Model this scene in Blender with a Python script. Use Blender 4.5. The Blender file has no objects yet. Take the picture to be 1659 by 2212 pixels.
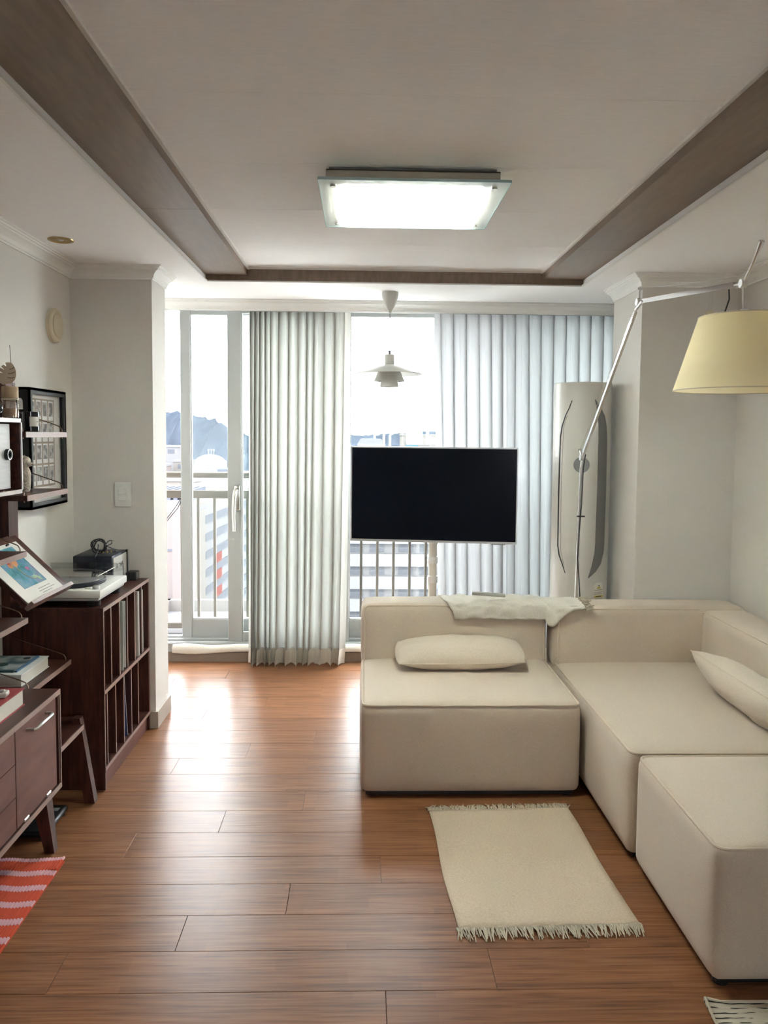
import bpy, bmesh, math, random
from mathutils import Matrix, Vector, Euler
random.seed(7)
S = bpy.context.scene
COL = S.collection
R = math.radians

# ------------------------------------------------------------------ camera, sky, exposure
cam_d = bpy.data.cameras.new('camera')
cam = bpy.data.objects.new('camera', cam_d); COL.objects.link(cam)
FPX = 1680.0
cam_d.sensor_fit = 'VERTICAL'; cam_d.sensor_height = 36.0; cam_d.sensor_width = 27.0
cam_d.lens = FPX * 36.0 / 2212.0
cam_d.shift_y = -56.0 / 2212.0
cam_d.clip_start = 0.05; cam_d.clip_end = 6000
pitch, yaw, roll = R(3.69845), R(1.54744), 0.009
fw = Vector((math.sin(yaw)*math.cos(pitch), math.cos(yaw)*math.cos(pitch), -math.sin(pitch)))
r0 = Vector((math.cos(yaw), -math.sin(yaw), 0)); u0 = r0.cross(fw)
rr = r0*math.cos(roll) + u0*math.sin(roll); uu = u0*math.cos(roll) - r0*math.sin(roll)
m3 = Matrix((rr, uu, -fw)).transposed()
cam.matrix_world = Matrix.Translation((0, 0, 1.5)) @ m3.to_4x4()
S.camera = cam

SKY = 25.0
W = bpy.data.worlds.new('overcast_sky'); S.world = W; W.use_nodes = True
bg = W.node_tree.nodes['Background']
bg.inputs['Color'].default_value = (0.965, 0.965, 1.0, 1); bg.inputs['Strength'].default_value = SKY
S.view_settings.view_transform = 'Standard'; S.view_settings.look = 'None'
S.view_settings.exposure = 0.22; S.view_settings.gamma = 1.0; S.view_settings.use_curve_mapping = False
S.cycles.use_denoising = True
S.cycles.max_bounces = 8; S.cycles.diffuse_bounces = 5; S.cycles.glossy_bounces = 3; S.cycles.use_adaptive_sampling = True; S.cycles.adaptive_threshold = .2; S.cycles.adaptive_min_samples = 16; S.cycles.transparent_max_bounces = 24
S.cycles.transmission_bounces = 8; S.cycles.volume_bounces = 0
S.cycles.caustics_reflective = False; S.cycles.caustics_refractive = False
S.cycles.sample_clamp_indirect = 0.0
def portal(name, loc, rot, sx, sy):   # guides sky sampling to the window openings; emits nothing itself
    l = bpy.data.lights.new(name, 'AREA'); l.shape = 'RECTANGLE'; l.size = sx; l.size_y = sy; l.cycles.is_portal = True
    o = bpy.data.objects.new(name, l); COL.objects.link(o); o.location = loc; o.rotation_euler = rot
portal('window_portal', (.225, 5.44, 1.2), (R(-90), 0, 0), 3.4, 2.4)
portal('fill_window_portal', (1.0, -2.34, 1.6), (R(90), 0, 0), .9, .85)  # sampling guide for the added fill opening behind the viewer
TUBE = 108.0

# ------------------------------------------------------------------ materials
def lin(c):
    return tuple((x/12.92 if x <= .04045 else ((x+.055)/1.055)**2.4) for x in (v/255 for v in c))
def mat(name, col, rough=.5, metal=0.0, spec=.5, coat=0.0, coat_rough=.1, ior=1.5, sheen=0.0):
    m = bpy.data.materials.new(name); m.use_nodes = True
    b = m.node_tree.nodes['Principled BSDF']
    b.inputs['Base Color'].default_value = (*col, 1); b.inputs['Roughness'].default_value = rough
    b.inputs['Metallic'].default_value = metal; b.inputs['Specular IOR Level'].default_value = spec
    b.inputs['Coat Weight'].default_value = coat; b.inputs['Coat Roughness'].default_value = coat_rough
    b.inputs['IOR'].default_value = ior; b.inputs['Sheen Weight'].default_value = sheen
    return m
def nd(m, t, **kw):
    n = m.node_tree.nodes.new(t)
    for k, v in kw.items(): setattr(n, k, v)
    return n
def ln(m, a, b): m.node_tree.links.new(a, b)
def varied(m, scale, cols, pos=(0.35, 0.65), stretch=(1, 1, 1), detail=4, bump=0.0, coord='Object', rnd=False, dist=.002, rough=None):
    """noise driven colour ramp (and bump) on the principled colour"""
    b = m.node_tree.nodes['Principled BSDF']
    tc = nd(m, 'ShaderNodeTexCoord'); mp = nd(m, 'ShaderNodeMapping'); mp.inputs['Scale'].default_value = stretch
    src = tc.outputs[coord]
    if rnd:
        oi = nd(m, 'ShaderNodeObjectInfo'); ad = nd(m, 'ShaderNodeVectorMath', operation='MULTIPLY_ADD')
        cb = nd(m, 'ShaderNodeCombineXYZ')
        for i in range(3): ln(m, oi.outputs['Random'], cb.inputs[i])
        ad.inputs[1].default_value = (37, 53, 19)
        ln(m, cb.outputs[0], ad.inputs[0]); ln(m, src, ad.inputs[2]); src = ad.outputs[0]
    ln(m, src, mp.inputs[0])
    nz = nd(m, 'ShaderNodeTexNoise'); nz.inputs['Scale'].default_value = scale; nz.inputs['Detail'].default_value = detail
    ln(m, mp.outputs[0], nz.inputs['Vector'])
    cr = nd(m, 'ShaderNodeValToRGB')
    cr.color_ramp.elements[0].position = pos[0]; cr.color_ramp.elements[1].position = pos[1]
    cr.color_ramp.elements[0].color = (*cols[0], 1); cr.color_ramp.elements[1].color = (*cols[1], 1)
    ln(m, nz.outputs['Fac'], cr.inputs[0]); ln(m, cr.outputs[0], b.inputs['Base Color'])
    if bump:
        bp = nd(m, 'ShaderNodeBump'); bp.inputs['Strength'].default_value = bump; bp.inputs['Distance'].default_value = dist
        ln(m, nz.outputs['Fac'], bp.inputs['Height']); ln(m, bp.outputs[0], b.inputs['Normal'])
    if rough:
        mr = nd(m, 'ShaderNodeMapRange'); mr.inputs['To Min'].default_value = rough[0]; mr.inputs['To Max'].default_value = rough[1]
        ln(m, nz.outputs['Fac'], mr.inputs['Value']); ln(m, mr.outputs[0], b.inputs['Roughness'])
    return m, cr

M = {}
def mk(key, *a, **k): M[key] = mat(key, *a, **k); return M[key]
mk('wall', (.80, .785, .75), .75)
varied(M['wall'], 220, ((.66, .635, .595), (.70, .675, .635)), bump=.12, dist=.001)
mk('ceil', (.82, .79, .755), .8)
varied(M['ceil'], 60, ((.88, .875, .87), (.915, .91, .905)), stretch=(.35, 3, 1), bump=.12, dist=.001)
mk('trimwhite', (.82, .815, .79), .45)
mk('grooveline', (.30, .30, .29), .6)
mk('covebrown', (.20, .150, .115), .42)
varied(M['covebrown'], 14, ((.20, .145, .105), (.265, .195, .145)), stretch=(3, .5, 1), bump=.05, rough=(.3, .5))
mk('basebrown', (.22, .17, .13), .5)
mk('basebeige', (.42, .38, .33), .5)
mk('pvc', (.37, .38, .37), .4)
mk('pvcgrey', (.40, .41, .40), .4)
mk('gasket', (.06, .06, .06), .6)

# floor planks: warm laminate, grain along x, every plank its own tone
mf = mk('plank', (.2, .1, .05), .32, spec=.22)
b = mf.node_tree.nodes['Principled BSDF']
_, cr = varied(mf, 9, (lin((103, 67, 44)), lin((150, 105, 73))), pos=(.3, .72), stretch=(.55, 16, 1), detail=7, rnd=True)
e = cr.color_ramp.elements.new(.42); e.color = (*lin((127, 84, 56)), 1)
oi = nd(mf, 'ShaderNodeObjectInfo'); tc = nd(mf, 'ShaderNodeTexCoord')
br = nd(mf, 'ShaderNodeTexBrick'); br.offset = .5; br.inputs['Scale'].default_value = 1.0
br.inputs['Brick Width'].default_value = .41; br.inputs['Row Height'].default_value = .0565; br.inputs['Mortar Size'].default_value = 0
br.inputs['Color1'].default_value = (.86, .86, .86, 1); br.inputs['Color2'].default_value = (1.1, 1.08, 1.05, 1)
va = nd(mf, 'ShaderNodeVectorMath', operation='MULTIPLY_ADD'); va.inputs[1].default_value = (9, 0, 0)
cbx = nd(mf, 'ShaderNodeCombineXYZ'); ln(mf, oi.outputs['Random'], cbx.inputs[0]); ln(mf, cbx.outputs[0], va.inputs[0]); ln(mf, tc.outputs['Object'], va.inputs[2])
ln(mf, va.outputs[0], br.inputs['Vector'])
mx = nd(mf, 'ShaderNodeMix', data_type='RGBA', blend_type='MULTIPLY'); mx.inputs['Factor'].default_value = 1
ln(mf, cr.outputs[0], mx.inputs[6]); ln(mf, br.outputs['Color'], mx.inputs[7])
ln(mf, mx.outputs[2], b.inputs['Base Color'])

# dark red-brown furniture wood
mk('redwood', (.085, .026, .018), .33, spec=.35)
varied(M['redwood'], 6, ((.044, .015, .011), (.092, .032, .023)), stretch=(9, 1.0, 9), detail=6, bump=.04, rough=(.28, .42))
mk('redwoodv', (.085, .026, .018), .33, spec=.3)
varied(M['redwoodv'], 6, ((.044, .015, .011), (.092, .032, .023)), stretch=(9, 9, 1.0), detail=6, bump=.04, rough=(.28, .42))
mk('doorwood', (.15, .075, .06), .42, spec=.25)
varied(M['doorwood'], 5, ((.135, .054, .042), (.185, .080, .064)), stretch=(8, 1, 4), detail=6, bump=.04)
mk('edgesheen', (.30, .20, .175), .35)  # dark wood edges with the window's pale pinkish reflection put into the colour
mk('nickel', (.62, .60, .56), .28, metal=1)
mk('chrome', (.78, .78, .78), .12, metal=1)
mk('alu', (.72, .72, .72), .3, metal=1)
mk('brass', (.50, .37, .17), .3, metal=1)
mk('wire', (.20, .13, .09), .35, metal=.7)
mk('black', (.012, .012, .014), .4)
mk('blackgloss', (.008, .009, .012), .12)
mk('navyblack', (.012, .016, .028), .35)
mk('darkgrey', (.06, .06, .065), .5)
mk('grey', (.25, .25, .25), .5)
mk('midgrey', (.16, .165, .16), .5)
mk('white', (.74, .74, .72), .4)
mk('offwhite', (.66, .64, .58), .5)
mk('paper', (.72, .70, .66), .8)
mk('pages', (.66, .63, .57), .85)
mk('cream', (.62, .54, .40), .5)
mk('silver', (.58, .59, .60), .32, metal=.6)
# upholstery
mu = mk('uphol', (.46, .40, .325), .95, sheen=.25)
varied(mu, 420, ((.565, .475, .385), (.665, .57, .47)), bump=.22, dist=.0012, detail=3)
mk('piping', (.66, .565, .46), .9)
mk('cushion', (.50, .45, .37), .95, sheen=.2)
varied(M['cushion'], 300, ((.61, .525, .43), (.71, .62, .515)), bump=.15, dist=.001)
mk('throw', (.60, .57, .50), .95, sheen=.3)
varied(M['throw'], 160, ((.66, .62, .54), (.74, .70, .625)), bump=.3, dist=.002)
mr_ = mk('creamrug', (.52, .46, .36), 1.0)
varied(mr_, 150, ((.56, .46, .35), (.73, .61, .475)), stretch=(1, 4, 1), bump=.5, dist=.003)
mk('fringe', (.55, .49, .39), 1.0)

def fabric_translucent(key, col, tr, transp, front=None):
    m = bpy.data.materials.new(key); m.use_nodes = True; nt = m.node_tree; nt.nodes.clear()
    o = nd(m, 'ShaderNodeOutputMaterial'); d = nd(m, 'ShaderNodeBsdfDiffuse'); t = nd(m, 'ShaderNodeBsdfTranslucent'); p = nd(m, 'ShaderNodeBsdfTransparent')
    d.inputs[0].default_value = (*(front or col), 1); t.inputs[0].default_value = (*col, 1)
    a = nd(m, 'ShaderNodeMixShader'); c = nd(m, 'ShaderNodeMixShader'); a.inputs[0].default_value = tr
    ln(m, d.outputs[0], a.inputs[1]); ln(m, t.outputs[0], a.inputs[2]); ln(m, a.outputs[0], o.inputs[0])
    M[key] = m; return m
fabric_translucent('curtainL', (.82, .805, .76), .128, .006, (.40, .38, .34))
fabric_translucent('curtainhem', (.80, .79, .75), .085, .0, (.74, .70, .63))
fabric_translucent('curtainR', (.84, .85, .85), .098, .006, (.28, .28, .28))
fabric_translucent('shade', (.96, .87, .61), .48, .0)

def glass(key, tint=(.95, .985, .975), gl=(1, 1, 1), rough=.0, extra=0.0, frost=None):
    m = bpy.data.materials.new(key); m.use_nodes = True; nt = m.node_tree; nt.nodes.clear()
    o = nd(m, 'ShaderNodeOutputMaterial'); p = nd(m, 'ShaderNodeBsdfTransparent'); g = nd(m, 'ShaderNodeBsdfGlossy')
    p.inputs[0].default_value = (*tint, 1); g.inputs['Roughness'].default_value = rough; g.inputs[0].default_value = (*gl, 1)
    lw = nd(m, 'ShaderNodeLayerWeight'); lw.inputs[0].default_value = .5     # Schlick reflectance, the same from both sides
    pw = nd(m, 'ShaderNodeMath', operation='POWER'); pw.inputs[1].default_value = 5.0; ln(m, lw.outputs['Facing'], pw.inputs[0])
    fr = nd(m, 'ShaderNodeMath', operation='MULTIPLY_ADD'); fr.inputs[1].default_value = .96; fr.inputs[2].default_value = .035; ln(m, pw.outputs[0], fr.inputs[0])
    mx = nd(m, 'ShaderNodeMixShader'); s = fr.outputs[0]
    if extra:
        ad = nd(m, 'ShaderNodeMath', operation='ADD', use_clamp=True); ad.inputs[1].default_value = extra; ln(m, s, ad.inputs[0]); s = ad.outputs[0]
    ln(m, s, mx.inputs[0]); ln(m, p.outputs[0], mx.inputs[1]); ln(m, g.outputs[0], mx.inputs[2])
    out = mx.outputs[0]
    if frost:
        t = nd(m, 'ShaderNodeBsdfTranslucent'); t.inputs[0].default_value = (.93, .95, .93, 1)
        m2 = nd(m, 'ShaderNodeMixShader'); m2.inputs[0].default_value = frost; ln(m, out, m2.inputs[1]); ln(m, t.outputs[0], m2.inputs[2]); out = m2.outputs[0]
    ln(m, out, o.inputs[0]); M[key] = m; return m
glass('glass', (.955, .985, .98))
glass('clear', (.86, .87, .87), extra=.04)
glass('frameglass', (.96, .96, .96))
glass('lampglass', (.90, .97, .96), frost=.35)
def emit(key, col, st):
    m = bpy.data.materials.new(key); m.use_nodes = True; nt = m.node_tree; nt.nodes.clear()
    o = nd(m, 'ShaderNodeOutputMaterial'); e = nd(m, 'ShaderNodeEmission'); e.inputs[0].default_value = (*col, 1); e.inputs[1].default_value = st
    ln(m, e.outputs[0], o.inputs[0]); M[key] = m; return m
emit('tubelight', (1.0, .95, .86), TUBE)

# ------------------------------------------------------------------ mesh building
WL = {}
class MB:
    def __init__(s): s.v = []; s.f = []
    def add(s, v, f):
        n = len(s.v); s.v += [tuple(p) for p in v]; s.f += [tuple(i+n for i in q) for q in f]; return s
    def box(s, x0, x1, y0, y1, z0, z1):
        return s.add([(x, y, z) for z in (z0, z1) for y in (y0, y1) for x in (x0, x1)],
                     [(0, 2, 3, 1), (4, 5, 7, 6), (0, 1, 5, 4), (2, 6, 7, 3), (0, 4, 6, 2), (1, 3, 7, 5)])
    def rbox(s, x0, x1, y0, y1, z0, z1, r=.01, seg=2):
        bm = bmesh.new(); bmesh.ops.create_cube(bm, size=1)
        for v in bm.verts:
            v.co = ((x0+x1)/2+v.co.x*(x1-x0), (y0+y1)/2+v.co.y*(y1-y0), (z0+z1)/2+v.co.z*(z1-z0))
        bmesh.ops.bevel(bm, geom=list(bm.edges), offset=r, segments=seg, affect='EDGES', profile=.5)
        return s.bm(bm)
    def bm(s, bm):
        bm.verts.index_update()
        s.add([v.co[:] for v in bm.verts], [[v.index for v in f.verts] for f in bm.faces]); bm.free(); return s
    def tube(s, pts, r, n=8, closed=False, caps=True):
        pts = [Vector(p) for p in pts]; rs = r if isinstance(r, (list, tuple)) else [r]*len(pts)
        V = []; k = len(pts); up = None
        for i, p in enumerate(pts):
            a = pts[i-1] if (i or closed) else p; c = pts[(i+1) % k] if (i < k-1 or closed) else p
            t = (c-a).normalized()
            if up is None:
                up = Vector((0, 0, 1)) if abs(t.z) < .9 else Vector((1, 0, 0))
            x = t.cross(up).normalized(); up = x.cross(t).normalized()
            for j in range(n):
                an = 2*math.pi*j/n; V.append(p+(x*math.cos(an)+up*math.sin(an))*rs[i])
        F = []
        for i in range(k if closed else k-1):
            for j in range(n):
                i2 = (i+1) % k; F.append((i*n+j, i*n+(j+1) % n, i2*n+(j+1) % n, i2*n+j))
        if caps and not closed:
            F.append(tuple(range(n-1, -1, -1))); F.append(tuple((k-1)*n+j for j in range(n)))
        return s.add(V, F)
    def lathe(s, prof, c=(0, 0, 0), n=32, a0=0, a1=2*math.pi):
        full = abs(a1-a0-2*math.pi) < 1e-6; m = n if full else n+1; V = []; F = []
        for r, z in prof:
            for j in range(m):
                an = a0+(a1-a0)*j/n; V.append((c[0]+r*math.cos(an), c[1]+r*math.sin(an), c[2]+z))
        for i in range(len(prof)-1):
            for j in range(n):
                j2 = (j+1) % m; F.append((i*m+j, i*m+j2, (i+1)*m+j2, (i+1)*m+j))
        return s.add(V, F)
    def prism(s, poly, axis, a0, a1):
        """poly: 2D points in the plane left when axis is dropped (order x,y,z)"""
        def p3(q, a): return {'x': (a, q[0], q[1]), 'y': (q[0], a, q[1]), 'z': (q[0], q[1], a)}[axis]
        n = len(poly)
        return s.add([p3(q, a0) for q in poly]+[p3(q, a1) for q in poly],
                     [tuple(range(n))[::-1], tuple(range(n, 2*n))]+[(i, (i+1) % n, n+(i+1) % n, n+i) for i in range(n)])
    def disc(s, c, r, axis='z', n=24, h=.002):
        poly = [(r*math.cos(2*math.pi*i/n), r*math.sin(2*math.pi*i/n)) for i in range(n)]
        o = {'x': (c[1], c[2], c[0]), 'y': (c[0], c[2], c[1]), 'z': (c[0], c[1], c[2])}[axis]
        return s.prism([(o[0]+a, o[1]+b) for a, b in poly], axis, o[2], o[2]+h)
    def xf(s, mx, start=0):
        for i in range(start, len(s.v)): s.v[i] = tuple(mx @ Vector(s.v[i]))
        return s
    def mesh(s, name, off=(0, 0, 0), smooth=35):
        me = bpy.data.meshes.new(name)
        me.from_pydata([(a-off[0], b-off[1], c-off[2]) for a, b, c in s.v], [], s.f)
        bm = bmesh.new(); bm.from_mesh(me); bmesh.ops.recalc_face_normals(bm, faces=bm.faces); bm.to_mesh(me); bm.free()
        if smooth:
            me.shade_smooth(); me.set_sharp_from_angle(angle=R(smooth))
        return me
    def build(s, name, m, parent=None, smooth=35, **tags):
        off = WL[parent.name] if parent else (0, 0, 0)
        if not parent and s.v:   # origin at the base of the thing
            xs, ys, zs = zip(*s.v); off = ((min(xs)+max(xs))/2, (min(ys)+max(ys))/2, min(zs))
        me = s.mesh(name, off, smooth)
        me.materials.append(M[m] if isinstance(m, str) else m)
        o = bpy.data.objects.new(name, me); COL.objects.link(o)
        if parent: o.parent = parent
        else: o.location = off
        WL[o.name] = off
        tag(o, **tags); return o
def tag(o, label=None, cat=None, group=None, kind=None):
    if label: o['label'] = label
    if cat: o['category'] = cat
    if group: o['group'] = group
    if kind: o['kind'] = kind
def thing(name, loc, label, cat, group=None, kind=None):
    o = bpy.data.objects.new(name, None); COL.objects.link(o); o.location = loc; o.empty_display_size = .1
    WL[o.name] = tuple(loc); tag(o, label, cat, group, kind); return o
def sub(name, parent):
    o = bpy.data.objects.new(name, None); COL.objects.link(o); o.parent = parent; WL[o.name] = WL[parent.name]; return o
def box(*a): return MB().box(*a)
def rbox(*a, **k): return MB().rbox(*a, **k)
def share(src, name, parent, loc, rz=0.0):
    """another object with the same mesh; src mesh is around its own origin"""
    o = bpy.data.objects.new(name, src); COL.objects.link(o); o.parent = parent
    w = WL[parent.name]; o.location = (loc[0]-w[0], loc[1]-w[1], loc[2]-w[2]); o.rotation_euler = (0, 0, rz); return o
# ------------------------------------------------------------------ the room shell
XL, XR, ZC = -1.45, 1.90, 2.32
YB = -2.2          # wall behind the viewer
# floor: sub-floor slab with laminate planks as its pieces
floor = box(XL-.1, XR+.1, YB-.1, 5.42, -.12, -.012).build('floor', 'basebrown', label='warm brown laminate plank floor of the living room', cat='floor', kind='structure')
PW, PL, y_ref, x_ref = .1695, 1.216, 3.03, -.537
def plank_mesh(x0, x1):
    g = .0005
    bmx = bmesh.new(); bmesh.ops.create_cube(bmx, size=1)
    for v in bmx.verts: v.co = (x0+g+(v.co.x+.5)*(x1-x0-2*g), (v.co.y)*(PW-2*g), v.co.z*.012-.006)
    bmesh.ops.bevel(bmx, geom=[e for e in bmx.edges if all(v.co.z > -.003 for v in e.verts)], offset=.0008, segments=1, affect='EDGES')
    mb = MB().bm(bmx); me = mb.mesh('plank', smooth=0); me.materials.append(M['plank']); return me
full = plank_mesh(-PL/2, PL/2)
k = -13
rows = []
while True:
    y1 = y_ref - k*PW; y0 = y1-PW
    if y1 < YB: break
    if y0 < 5.2: rows.append((k, (y0+y1)/2))
    k += 1
for k, yc in rows:
    x = x_ref - .304*k
    while x > XL: x -= PL
    while x < XR:
        a, b_ = max(x, XL), min(x+PL, XR)
        if b_-a > .02:
            if b_-a > PL-.001: share(full, 'plank', floor, (x+PL/2, yc, 0))
            else: share(plank_mesh(-(b_-a)/2, (b_-a)/2), 'plank', floor, ((a+b_)/2, yc, 0))
        x += PL

box(XL-.12, XL, YB-.1, 5.42, -.02, 2.6).build('wall_left', 'wall', label='off-white papered left wall behind the shelving', cat='wall', kind='structure')
box(XR, XR+.12, YB-.1, 5.42, -.02, 2.6).build('wall_right', 'wall', label='off-white papered right wall beside the corner sofa', cat='wall', kind='structure')
RW = (.65, 1.35, 1.27, 1.92)   # added opening behind the viewer, lets in sky light as front fill
MB().box(XL-.12, RW[0], YB-.12, YB, -.02, 2.6).box(RW[1], XR+.12, YB-.12, YB, -.02, 2.6).box(RW[0], RW[1], YB-.12, YB, -.02, RW[2]).box(RW[0], RW[1], YB-.12, YB, RW[3], 2.6).build('wall_rear', 'wall', smooth=0, label='plain off-white wall facing the window', cat='wall', kind='structure')
box(XL, -1.05, 3.923, 4.18, 0, 2.5).build('wall_pier_left', 'wall', label='pale pier with the light switch left of the window', cat='wall', kind='structure')
box(1.398, XR, 3.93, 4.375, 0, 2.5).build('wall_pier_right', 'wall', label='pale pier behind the sofa right of the window', cat='wall', kind='structure')

# ceiling with stepped recess
OX0, OX1, OY = -.85, 1.185, 4.25
IX0, IX1 = -.628, .962
ZF, ZT = 2.351, 2.392
c = MB()
c.box(XL-.12, OX0, YB-.1, 4.85, ZC, 2.6); c.box(OX1, XR+.12, YB-.1, 4.85, ZC, 2.6)
c.box(OX0, OX1, OY+.002, 4.85, ZC, 2.6); c.box(OX0, OX1, YB-.1, -1.2, ZC, 2.6)
ceil = c.build('ceiling', 'ceil', smooth=0, label='off-white papered ceiling with a stepped brown-edged recess', cat='ceiling', kind='structure')
seams = [-1.2, -.27, .66, 1.59, 2.10, 2.63, 3.16, 3.70, OY]
for i in range(len(seams)-1):
    box(IX0, IX1, seams[i]+.0006, seams[i+1]-.0006, ZT, ZT+.1).build('paper_sheet', 'ceil', ceil, smooth=0)
box(OX0, OX1, -1.2, OY, ZT+.101, ZT+.15).build('backing', 'ceil', ceil, smooth=0)
# recess edges
t = thing('trim_1', (OX0, 2, ZF), 'brown wood-look band with pale riser along the left of the ceiling recess', 'trim', kind='structure')
for a, b_ in ((-1.2, .9), (.902, 3.03), (3.032, OY-.003)): box(OX0, IX0, a, b_, ZF, ZT+.05).build('panel', 'covebrown', t, smooth=0)
box(OX0-.0005, OX0+.010, -1.2, OY, ZC-.004, ZC+.004).build('bead', 'trimwhite', t)
box(IX0, IX0+.012, -1.2, OY, ZT-.010, ZT+.002).build('moulding', 'trimwhite', t)
t = thing('trim_2', (OX1, 2, ZF), 'brown wood-look band with pale riser along the right of the ceiling recess', 'trim', kind='structure')
for a, b_ in ((-1.2, 1.4), (1.402, 3.565), (3.567, OY-.003)): box(IX1, OX1, a, b_, ZF, ZT+.05).build('panel', 'covebrown', t, smooth=0)
box(OX1-.010, OX1+.0005, -1.2, OY, ZC-.004, ZC+.004).build('bead', 'trimwhite', t)
box(IX1-.012, IX1, -1.2, OY, ZT-.010, ZT+.002).build('moulding', 'trimwhite', t)
t = thing('trim_3', (.16, OY, ZC), 'dark brown riser across the window end of the ceiling recess', 'trim', kind='structure')
box(OX0, OX1, OY-.002, OY+.002, ZC, ZT).build('panel', 'covebrown', t, smooth=0)
box(OX0, OX1, OY-.008, OY+.002, ZC-.004, ZC+.003).build('bead', 'trimwhite', t)
box(IX0, IX1, OY-.012, OY-.003, ZT-.008, ZT+.002).build('moulding', 'trimwhite', t)

# crown moulding: concave profile, d = distance from wall, h = drop
CP = [(0, .062), (.006, .062), (.006, .055), (.010, .052), (.016, .038), (.027, .027), (.042, .020), (.044, .013), (.050, .013), (.054, .006), (.062, .006), (.062, 0), (0, 0)]
def crown(name, path, label):
    """path: list of (x,y, nx,ny) corner points with the offset direction of the room side at that corner"""
    mb = MB(); V = []; n = len(CP)
    for x, y, nx, ny in path:
        V += [(x+nx*d, y+ny*d, ZC-h) for d, h in CP]
    F = []
    for i in range(len(path)-1):
        for j in range(n): F.append((i*n+j, i*n+(j+1) % n, (i+1)*n+(j+1) % n, (i+1)*n+j))
    F.append(tuple(range(n))); F.append(tuple((len(path)-1)*n+j for j in range(n)))
    return mb.add(V, F).build(name, 'trimwhite', smooth=20, label=label, cat='moulding', kind='structure')
crown('trim_4', [(XL, YB, 1, 0), (XL, 3.923, 1, -1), (-1.05, 3.923, 1, -1), (-1.05, 4.18, 1, 0)], 'white crown moulding running round the left wall and pier')
crown('trim_5', [(XR, YB, -1, 0), (XR, 3.93, -1, -1), (1.398, 3.93, -1, -1), (1.398, 4.375, -1, 0)], 'white crown moulding running round the right wall and pier')
crown('trim_6', [(XL, 4.85, 0, -1), (XR, 4.85, 0, -1)], 'white crown moulding on the curtain pelmet above the window')
# pelmet and curtain pocket
c = MB().box(XL, XR, 4.85, 4.875, 2.262, 2.6).box(XL, XR, 4.85, 5.42, 2.5, 2.6)
c.build('wall_pelmet', 'trimwhite', smooth=0, label='white pelmet board hiding the curtain rail', cat='pelmet', kind='structure')
box(XL, XR, 4.862, 4.878, 2.2585, 2.263).build('trim_7', 'grooveline', label='thin grey edge strip under the pelmet board', cat='trim', kind='structure')
# baseboards
def bb(name, poly, z, m, label): return MB().prism(poly, 'z', 0, z).build(name, m, smooth=0, label=label, cat='baseboard', kind='structure')
bb('baseboard_left', [(-1.45, 3.911), (-1.036, 3.911), (-1.036, 4.18), (-1.05, 4.18), (-1.05, 3.923), (-1.45, 3.923)], .085, 'basebeige', 'beige baseboard wrapping the foot of the left pier')
bb('baseboard_right', [(1.888, YB), (1.9, YB), (1.9, 3.93), (1.888, 3.93)], .085, 'basebeige', 'beige baseboard along the right wall behind the sofa')
bb('baseboard_window', [(XL, 5.085), (XR, 5.085), (XR, 5.10), (XL, 5.10)], .062, 'basebrown', 'taupe baseboard under the window sill')

# ------------------------------------------------------------------ window
win = thing('window_1', (.2, 5.2, 0), 'wide white sliding balcony window with tall glass sashes', 'window', kind='structure')
box(XL, XR, 5.10, 5.42, 0, .095).build('sill', 'pvc', win)
for y0, y1 in ((5.105, 5.118), (5.135, 5.150), (5.205, 5.225), (5.30, 5.32)):
    box(XL, XR, y0, y1, .095, .118).build('track', 'pvc', win)
box(XL, XR, 5.12, 5.40, 2.335, 2.5).build('head', 'pvc', win)
box(XL, XL+.07, 5.12, 5.40, .095, 2.335).build('jamb', 'pvc', win); box(XR-.07, XR, 5.12, 5.40, .095, 2.335).build('jamb', 'pvc', win)
def sash(x0, x1, yc, z0, z1, wl, wr, hb, ht, handle=False):
    s = sub('sash', win); d = .022
    for a, b_ in ((x0, x0+wl), (x1-wr, x1)):
        st = rbox(a, b_, yc-d, yc+d, z0, z1, r=.004, seg=1).build('stile', 'pvc', s)
    rbox(x0+wl, x1-wr, yc-d+.003, yc+d-.003, z0, z0+hb, r=.003, seg=1).build('rail', 'pvc', s)
    rbox(x0+wl, x1-wr, yc-d+.003, yc+d-.003, z1-ht, z1, r=.003, seg=1).build('rail', 'pvc', s)
    box(x0+wl-.004, x1-wr+.004, yc-.005, yc+.005, z0+hb-.004, z1-ht+.004).build('pane', 'glass', s, smooth=0)
    g = .006
    gk = MB().box(x0+wl, x0+wl+g, yc-.014, yc+.014, z0+hb, z1-ht).box(x1-wr-g, x1-wr, yc-.014, yc+.014, z0+hb, z1-ht)
    gk.box(x0+wl, x1-wr, yc-.014, yc+.014, z0+hb, z0+hb+g); gk.build('gasket', 'pvcgrey', s, smooth=0)
    return s
sash(-1.222, -.10, 5.265, .118, 2.34, .068, .06, .128, .05)
sB = sash(-.895, -.09, 5.177, .100, 2.34, .092, .052, .072, .05)
sash(-.14, XR-.04, 5.265, .118, 2.34, .05, .05, .128, .05)
sash(1.0, XR-.04, 5.177, .100, 2.34, .06, .06, .072, .05)
# handle on the inner sash
h = MB().rbox(-.852, -.812, 5.140, 5.156, 1.00, 1.165, r=.006, seg=2)
h.build('handle_plate', 'nickel', sB)
h = MB().tube([(-.838, 5.142, 1.135), (-.838, 5.115, 1.13), (-.842, 5.100, 1.10), (-.846, 5.098, 1.06), (-.848, 5.10, .97), (-.846, 5.104, .865)], [.012, .014, .014, .013, .012, .010], n=10)
h.build('handle_lever', 'nickel', sB)
MB().box(-.842, -.834, 5.1385, 5.1415, 1.139, 1.146).box(-.829, -.821, 5.1385, 5.1415, 1.139, 1.146).build('screw', 'gasket', sB)

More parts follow.
